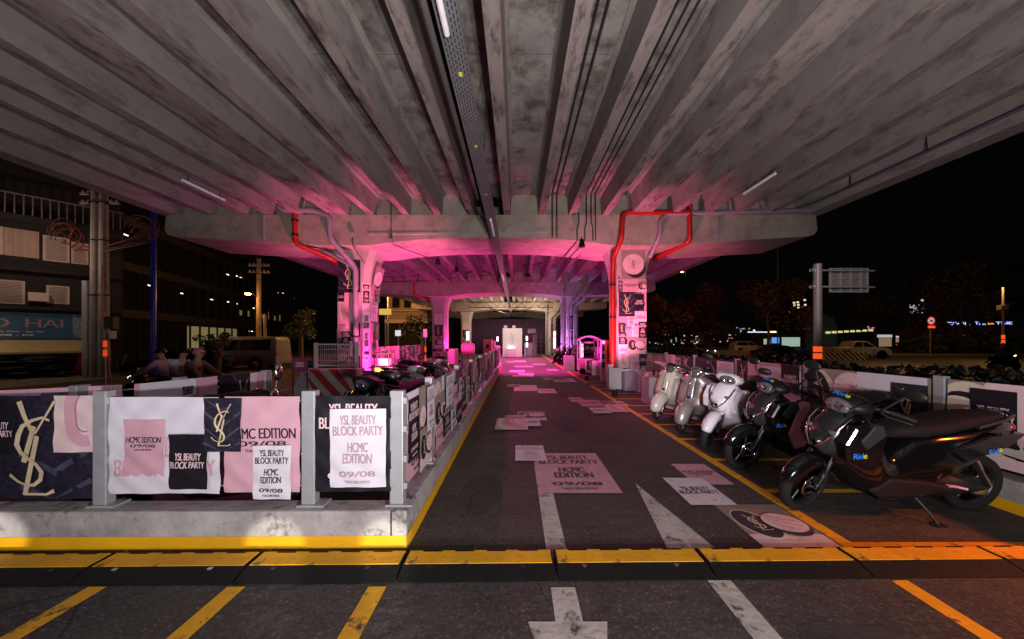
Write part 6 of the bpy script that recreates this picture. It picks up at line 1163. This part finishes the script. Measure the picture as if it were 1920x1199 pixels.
# dark glass office block
P0 = Vector((-26, 22, 0)); d2 = Vector((-.30, .954, 0)).normalized(); N2 = Vector((d2.y, -d2.x, 0)); M2 = Matrix.Translation(P0) @ Matrix(((d2.x, -N2.x, 0, 0), (d2.y, -N2.y, 0, 0), (0, 0, 1, 0), (0, 0, 0, 1)))
t = thing('office_building', 'dark glass office block with a lit ground floor behind the white van', 'building', P0)
m = MB(M2); m.box(-2, 40, .15, 14, RZ, 12); m.build('glass_wall', glassd, t)
m = MB(M2)
for i in range(29): xx = -2 + i * 1.5; m.box(xx, xx + .09, .0, .15, RZ, 12)
m.build('mullion', mat('dark_mullion', (.012, .011, .012), .5), t); m = MB(M2)
for z in (3.0, 6.2, 9.3): m.box(-2, 40, -.12, .14, z, z + .55)
m.build('floor_band', mat('grey_band', (.022, .02, .02), .7), t)
roomg = mat('lit_room', (.5, .5, .3), .8, emit=.13, ecol=(.75, .75, .38)); spot_g = mat('ceiling_spot', (1, .95, .8), .5, emit=3)
m = MB(M2); m.box(8.3, 17.3, .125, .14, RZ + .5, 2.7); rm = m.build('lit_room_panel', roomg, t); m = MB(M2); m.prism_y([(9.0, .2), (9.3, .2), (16, 2.2), (15.6, 2.2)], .10, .12); m.build('stair', mat('stair_soffit', (.10, .10, .07), .8), t)
m = MB(M2); rq = random.Random(11)
for k in range(24):
    u, z = rq.uniform(0, 38), rq.choice([2.5, 5.4, 5.5, 8.4, 8.6]); m.box(u, u + rq.uniform(.2, .7), .135, .148, z, z + .06)
m.build('interior_light', spot_g, t); 
for k in range(7): m = MB(M2); u = 18 + k * 2.1; m.box(u, u + .6, .13, .147, 4.3, 4.3 + rq.uniform(.5, 1.2)); m.build('lit_window', mat('dim_window', (.5, .4, .2), .5, emit=.12, ecol=(.9, .65, .3)), t)
# houses seen past the left column
t = thing('house', 'amber lit house with balconies seen past the left column', 'building', (-10, 30, 0)); hw_ = mat('amber_plaster', (.30, .24, .16), .85, var=.2)
m = MB(); m.box(-14.6, -10.6, 38, 46, RZ, 3.5); m.build('lower_storey', wallm, t); m = MB(); m.box(-14.2, -9.8, 37.6, 46, 3.5, 8.5); m.build('upper_storey', hw_, t); m = MB(); m.box(-14.3, -9.7, 37.2, 37.6, 3.3, 3.7); m.box(-14.3, -9.7, 37.2, 37.6, 4.6, 4.7); m.build('balcony', shutm, t)
for i in range(3): m = MB(); m.box(-13.6 + i * 1.3, -12.8 + i * 1.3, 37.55, 37.59, 5.0, 7.2); m.build('window', glassd, t)
for px, py, Y, lab in ((717, 540, 30, 'street lamp with amber glow right beside the left column'), (793, 589, 44, 'far street lamp with amber glow before the second left column')):
    X, Z = at(px, py, Y); t = thing('street_lamp', lab, 'street lamp', (X, Y, RZ)); m = MB(); m.tube([(X + .5, Y, RZ), (X + .5, Y, Z + .2)], .07, 8); m.build('pole', POLE, t); m = MB(); m.tube([(X + .5, Y, Z + .2), (X, Y, Z + .1)], .04, 6); m.build('arm', POLE, t); m = MB(); m.ell((X, Y, Z), (.22, .2, .10), 10, 6); m.build('lamp_head', amber, t)
    spill((X - .2, Y - .8, Z - .4), 1200, (1, .45, .10))
for px, py, Y, w, h, mm, lab in ((722, 585, 26, .9, .45, 'yellow_board', 'small yellow framed board beyond the left column'), (746, 625, 24, .38, .40, 'white_board_lit', 'small white lit sign beyond the left column'), (797, 625, 21, .22, .5, 'pink_board_lit', 'small pink lit sign on a reflective post')):
    X, Z = at(px, py, Y); col = {'y': (.8, .55, .1), 'w': (.9, .95, 1), 'p': (1, .2, .6)}[mm[0]]; t = thing('sign', lab, 'sign', (X, Y, RZ)); m = MB(); m.box(X - w / 2, X + w / 2, Y, Y + .05, Z - h / 2, Z + h / 2); m.build('sign_board', mat(mm, col, .5, emit=.7), t); m = MB(); m.tube([(X, Y + .08, RZ), (X, Y + .08, Z)], .035, 6); m.build('post', steel, t)
    if mm[0] == 'p':
        for z in (.2, .75): m = MB(); m.lathe([(.06, 0), (.06, .35)], (X, Y + .08, z), 'z', 10); m.build('reflector_band', mat('red_reflector', (.9, .06, .02), .4, emit=.6, ecol=(1, .08, .02)), t)
X, Z = at(245, 655, 16); t = thing('bollard_post', 'thin post with orange reflective bands on the left road edge', 'post', (X, 15, RZ)); m = MB(); m.tube([(X, 15, RZ), (X, 15, 1.9)], .03, 6); m.build('pole', steel, t)
for z in (.78, 1.18): m = MB(); m.lathe([(.06, 0), (.06, .28)], (X, 15, z), 'z', 10); m.build('reflector_band', mat('red_reflector', (.9, .06, .02), .4), t)
m = MB(); m.add([(X - .18, 15.02, 1.45), (X + .2, 15.02, 1.45), (X + .02, 15.02, 2.0)], [(0, 1, 2)]); m.build('arrow_board', steel, t)
# ================================================================ right street
t = thing('gantry_sign', 'grey gantry post with a road sign seen from behind, banded orange at its foot', 'road sign', (17.5, 20, RZ)); X = (1533 - VX) * 20 / FPX
m = MB(); m.tube([(X, 20, RZ), (X, 20, 5.9)], .20, 16); m.build('post', mat('gantry_paint', (.30, .26, .28), .5, .2), t); m = MB(); _, z1 = at(0, 507, 20); _, z2 = at(0, 538, 20)
for z in (z1, z2): m.tube([(X - .3, 20, z), (X + 3.5, 20.2, z)], .055, 8); m.lathe([(.11, -.1), (.11, .1)], (X - .3, 20, z), 'x', 10)
m.build('arm', steel, t); m = MB(); m.box(X + .95, X + 3.2, 20.3, 20.34, z2 - .3, z1 + .18); m.build('sign_board', mat('sign_back', (.20, .185, .18), .6, var=.15), t); m = MB()
for xx in (.95, 1.55, 2.15, 2.75, 3.14): m.box(X + xx, X + xx + .06, 20.22, 20.3, z2 - .3, z1 + .18)
for z in (z2 - .3, (z1 + z2) / 2, z1 + .12): m.box(X + .95, X + 3.2, 20.24, 20.3, z, z + .05)
m.build('back_frame', steel, t); m = MB()
for py in (655, 668): _, z = at(0, py, 20); m.lathe([(.206, -.16), (.206, .16)], (X, 20, z), 'z', 16)
m.build('reflector_band', mat('orange_reflector', (1, .12, .02), .4, emit=.9, ecol=(1, .10, .02)), t)
def far(px, py, Y): X, Z = at(px, py, Y); return X, Z
X, Z = far(1744, 602, 40); t = thing('road_sign', 'round red no stopping sign with an orange plate on a post', 'road sign', (X, 40, RZ)); m = MB(); m.tube([(X, 40, RZ), (X, 40, Z)], .06, 8); m.build('post', POLE, t)
c = Canvas((X, 39.9, Z), (1, 0, 0), (0, 0, 1), (0, -1, 0), None, .01); rs = mat('sign_red', (.7, .02, .03), .5, emit=.5); bs = mat('sign_blue', (.7, .75, .9), .5, emit=.45); c.ellipse(0, 0, .48, .48, rs); c.ellipse(0, 0, .36, .36, bs); c.ribbon([(-.25, .25), (.25, -.25)], .12, rs); c.ribbon([(-.22, -.12), (.22, .12)], .12, BLACKP); c.rect(-.42, -.85, .42, -.58, mat('orange_reflector', (1, .12, .02))); c.done('sign_face', parent=t)
X, Z = far(1719, 580, 60); t = thing('lit_sign', 'pair of white lit panels with black pictures hanging in the dark trees', 'sign', (X, 60, RZ)); c = Canvas((X, 60, Z), (1, 0, 0), (0, 0, 1), (0, -1, 0), None, .02); lit = mat('lit_panel', (.8, .85, 1), .5, emit=.75)
c.rect(-1.25, -.75, -.08, .75, lit); c.rect(.08, -.75, 1.25, .75, lit)
for z in (-.55, -.15, .15, .45): c.rect(-1.1, z, -.2, z + .12, BLACKP)
c.ellipse(.66, .38, .45, .2, BLACKP); c.ellipse(.66, -.38, .45, .2, BLACKP); c.ellipse(.8, 1.5, .35, .22, lit); c.done('sign_face', parent=t); m = MB(); m.tube([(X, 60.1, RZ), (X, 60.1, Z)], .1, 6); m.build('post', darkst, t)
X = (1881 - VX) * 36 / FPX; t = thing('utility_pole', 'slim pole with a transformer and red reflective band on the far right', 'pole', (X, 36, RZ)); m = MB(); m.tube([(X, 36, RZ), (X, 36, 7.0)], [.12, .09], 10); m.build('shaft', POLE, t); m = MB(); m.box(X - .45, X + .35, 35.8, 36.2, 4.6, 5.1); m.build('transformer', POLE, t, bevel=.03); m = MB()
for py in (632, 641): _, z = at(0, py, 36); m.lathe([(.13, -.2), (.13, .2)], (X, 36, z), 'z', 10)
m.build('reflector_band', MATS['orange_reflector'], t)
for px, py, Y in ((1278, 510, 70), (1458, 470, 60)):
    X, Z = at(px, py, Y); t = thing('street_lamp', 'far small amber street lamp right of the deck' if px < 1300 else 'tall unlit mast beside the right end of the pier cap', 'street lamp', (X, Y, RZ)); m = MB(); m.tube([(X + .8 if px < 1300 else X, Y, RZ), (X + .8 if px < 1300 else X, Y, Z + .2)], .10, 6); m.build('pole', darkst if px < 1300 else POLE, t)
    if px < 1300: m = MB(); m.tube([(X + .8, Y, Z + .2), (X, Y, Z + .1)], .05, 5); m.build('arm', darkst, t); m = MB(); m.ell((X, Y, Z), (.3, .3, .16), 10, 6); m.build('lamp_head', amber, t)
# planted verge, shops, trees
b = MB(); b.box(33, 120, 41.5, 46, RZ, RZ + .14); struct(b.build('kerb_verge', mat('verge_kerb', (.25, .20, .12), .8)))
def canopy(name, label, px, py, Y, rx, rz, n, leaf, seed, group='trees along the right road', trunk=True, size=.42, holes=.45):
    X, Z = at(px, py, Y); rd = random.Random(seed); t = thing(name, label, 'tree', (X, Y, RZ), None, group); m = MB()
    cl = [(rd.uniform(-.75, .75) * rx, rd.uniform(-.6, .6) * rx, rd.uniform(-.7, .7) * rz, rd.uniform(.25, .5)) for _ in range(9)]
    if trunk:
        tr = MB(); top = Vector((X + rd.uniform(-.4, .4), Y, Z - rz * .3)); tr.tube([(X, Y, RZ), (X + .1, Y, RZ + (top.z - RZ) * .5), top], [.22, .17, .11], 8)
        for cx, cy, cz, cr in cl[:6]: tr.tube([top - Vector((0, 0, rd.uniform(.2, .9))), top.lerp(Vector((X + cx, Y + cy, Z + cz)), .55) + Vector((0, 0, -.15)), (X + cx, Y + cy, Z + cz)], [.08, .05, .02], 5)
        tr.build('trunk', barkm, t)
    for _ in range(n):
        cx, cy, cz, cr = rd.choice(cl); a, e, q = rd.uniform(0, 6.28), rd.uniform(-1.2, 1.4), rd.random() ** .45
        p = Vector((X + cx + rx * cr * q * math.cos(a) * math.cos(e), Y + cy + rx * cr * q * math.sin(a) * math.cos(e), Z + cz + rz * cr * 1.2 * q * math.sin(e)))
        u = Vector((rd.gauss(0, 1), rd.gauss(0, 1), rd.gauss(0, .6))).normalized() * size * rd.uniform(.5, 1); v = u.cross(Vector((rd.gauss(0, 1), rd.gauss(0, 1), rd.gauss(0, 1)))).normalized() * size * .45
        m.add([p - u * .5, p + v * .5, p + u * .5, p - v * .5], [(0, 1, 2, 3)])
    m.build('crown', leaf, t)
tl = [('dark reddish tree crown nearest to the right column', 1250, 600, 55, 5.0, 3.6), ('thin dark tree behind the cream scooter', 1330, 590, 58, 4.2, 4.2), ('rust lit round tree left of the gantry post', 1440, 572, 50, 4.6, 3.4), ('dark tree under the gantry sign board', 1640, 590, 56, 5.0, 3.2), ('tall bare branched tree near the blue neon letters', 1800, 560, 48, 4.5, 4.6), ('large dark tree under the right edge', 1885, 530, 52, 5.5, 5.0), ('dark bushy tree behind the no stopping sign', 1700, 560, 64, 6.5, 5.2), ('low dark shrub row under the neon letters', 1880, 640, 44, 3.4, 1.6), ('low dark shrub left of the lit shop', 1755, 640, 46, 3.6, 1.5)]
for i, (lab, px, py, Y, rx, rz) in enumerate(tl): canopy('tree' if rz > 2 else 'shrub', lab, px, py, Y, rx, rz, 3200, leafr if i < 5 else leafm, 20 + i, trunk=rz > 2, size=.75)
canopy('tree', 'small orange lit tree behind the teal scooter on the left', 562, 605, 26, 1.5, 1.3, 900, leafm, 41, 'trees along the left road', size=.28)
canopy('tree', 'small dark street tree in front of the white van', 405, 638, 19.5, .9, .5, 500, leafm, 42, 'trees along the left road', size=.22)
canopy('tree', 'green tree before the amber lit house', 790, 612, 34, 2.0, 1.4, 700, leafm, 43, 'trees along the left road')
spill((24, 45, 8.5), 520, (1, .26, .06), size=.5); spill((36, 32, 7.5), 700, (1, .52, .18), size=.5); spill((50, 36, 7), 350, (1, .5, .14), size=.5)
shop_w = mat('shop_wall', (.10, .085, .075), .8)
def shop(label, px0, px1, yt, Y, wins, roof=None):
    X0, Zt = at(px0, yt, Y); X1, _ = at(px1, yt, Y); t = thing('shop', label, 'shop', (X0, Y, RZ), None, 'shops across the right road'); m = MB(); m.box(X0, X1, Y, Y + 8, RZ, Zt); m.build('wall', shop_w, t)
    if roof: m = MB(); m.prism_x([(Y - .6, Zt - .1), (Y - .6, Zt), (Y + 4, Zt + 2.2), (Y + 8.4, Zt), (Y + 8.4, Zt - .1)], X0 - .5, X1 + .5); m.build('roof', roof, t)
    for a, c_, ya, yb, col, e in wins:
        xa, za = at(a, yb, Y - .05); xb, zb = at(c_, ya, Y - .05); m = MB(); m.box(xa, xb, Y - .05, Y - .02, max(RZ + .1, za), zb); m.build('window', mat('shop_light_%d_%d' % (a, ya), col, .5, emit=e, var=.5, scale=2.5, detail=6), t)
    return t
tile_r = mat('roof_tiles', (.20, .06, .03), .8, var=.2)
rg = random.Random(9)
cols = [(.9, .8, .6), (.25, .45, 1), (.2, .7, .9), (1, .5, .2), (.8, .9, 1), (.9, .25, .2), (.7, .8, .2)]
def wl(x0, x1, n, y0, y1, e=.7, w=(1.5, 4), h=(1.2, 3)):
    o = []
    for _ in range(n): a = rg.uniform(x0, x1 - 5); yy = rg.uniform(y0, y1); o.append((a, a + rg.uniform(*w), yy, yy + rg.uniform(*h), rg.choice(cols), e * rg.uniform(.4, 1.6)))
    return o
shop('far row of shops with many coloured lights behind the cream scooter', 1215, 1330, 616, 95, wl(1216, 1330, 60, 626, 646)); shop('far shops with blue and white lights behind the white minivan', 1330, 1420, 612, 90, wl(1331, 1420, 40, 614, 640))
shop('shop with a row of lit windows left of the gantry post', 1422, 1530, 624, 78, [(1432, 1444, 636, 646, (.7, .8, .5), .5), (1447, 1461, 633, 644, (.15, .4, 1), .8), (1466, 1500, 633, 650, (.6, .9, .75), .45), (1402, 1456, 622, 624, (.7, .75, 1), 1.2), (1440, 1455, 621, 624, (1, .5, .1), 1.2)])
shop('long shop with white lit shutters behind the pickup', 1590, 1700, 626, 72, [(1645, 1673, 628, 633, (.7, .75, .7), .6), (1648, 1672, 634, 650, (.8, .55, .35), .25), (1680, 1694, 627, 633, (.7, .8, 1), .8), (1680, 1692, 634, 648, (.9, .45, .25), .35), (1627, 1641, 612, 616, (1, .3, .8), 1.6)])
shop('small shop with tiled roof and white lit front under the neon letters', 1800, 1842, 628, 50, [(1806, 1840, 626, 631, (.75, .8, 1), .5), (1812, 1824, 633, 648, (.95, .6, .35), .35), (1831, 1836, 632, 648, (.9, .8, .7), .5)], tile_r)
t = thing('tower_block', 'far dark tower block with a few lit windows above the rust lit tree', 'building', (110, 140, RZ)); X0, Zt = at(1480, 555, 140); X1, _ = at(1516, 555, 140); m = MB(); m.box(X0, X1, 140, 155, RZ, Zt); m.build('wall', mat('night_wall', (.03, .03, .035), .9), t)
for px, py in ((1489, 568), (1496, 567), (1490, 573), (1497, 572), (1503, 577), (1497, 577), (1509, 563), (1510, 572), (1484, 580), (1482, 584)): X, Z = at(px, py, 139.9); m = MB(); m.box(X - .45, X + .45, 139.9, 139.95, Z - .35, Z + .35); m.build('window', mat('tower_window', (1, .85, .55), .5, emit=.9), t)
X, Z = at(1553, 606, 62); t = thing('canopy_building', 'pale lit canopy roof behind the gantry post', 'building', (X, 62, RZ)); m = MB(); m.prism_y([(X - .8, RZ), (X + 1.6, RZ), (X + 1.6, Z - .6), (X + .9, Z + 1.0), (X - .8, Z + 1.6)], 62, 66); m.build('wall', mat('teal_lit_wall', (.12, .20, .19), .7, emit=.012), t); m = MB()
for k in range(8): m.box(X - .5 + k * 1.1, X + .3 + k * 1.1, 61.9, 61.96, Z - 1.9 + .06 * k, Z - 1.55 + .06 * k)
m.build('lit_strip', mat('yellow_strip', (.9, .8, .3), .5, emit=.8), t)
blue_n, red_n = mat('blue_neon', (.3, .35, 1), .5, emit=2.2, ecol=(.35, .4, 1)), mat('red_neon', (1, .3, .1), .5, emit=2, ecol=(1, .25, .05))
X0, Z0 = at(1768, 610, 50); X1, _ = at(1890, 610, 50); w = X1 - X0; c = Canvas((X0, 49.5, Z0), (1, 0, 0), (0, 0, 1), (0, -1, 0), None, .01); c.text('SISANON', 0, 0, w * .28, .42, blue_n); c.text('.', w * .34, 0, w * .355, .1, blue_n); c.text('T', w * .42, .05, w * .47, .45, blue_n); c.text('i n', w * .48, 0, w * .58, .25, blue_n); c.text('SA', w * .61, .06, w * .71, .30, red_n); c.text('TRIE', w * .73, .10, w * .98, .46, blue_n)
t = c.done('neon_sign', 'row of blue and red neon letters across the dark trees on the right', 'sign'); m = MB(); m.box(X0, X1, 49.6, 49.7, Z0 - .15, Z0 - .08); m.build('support_rail', darkst, t)
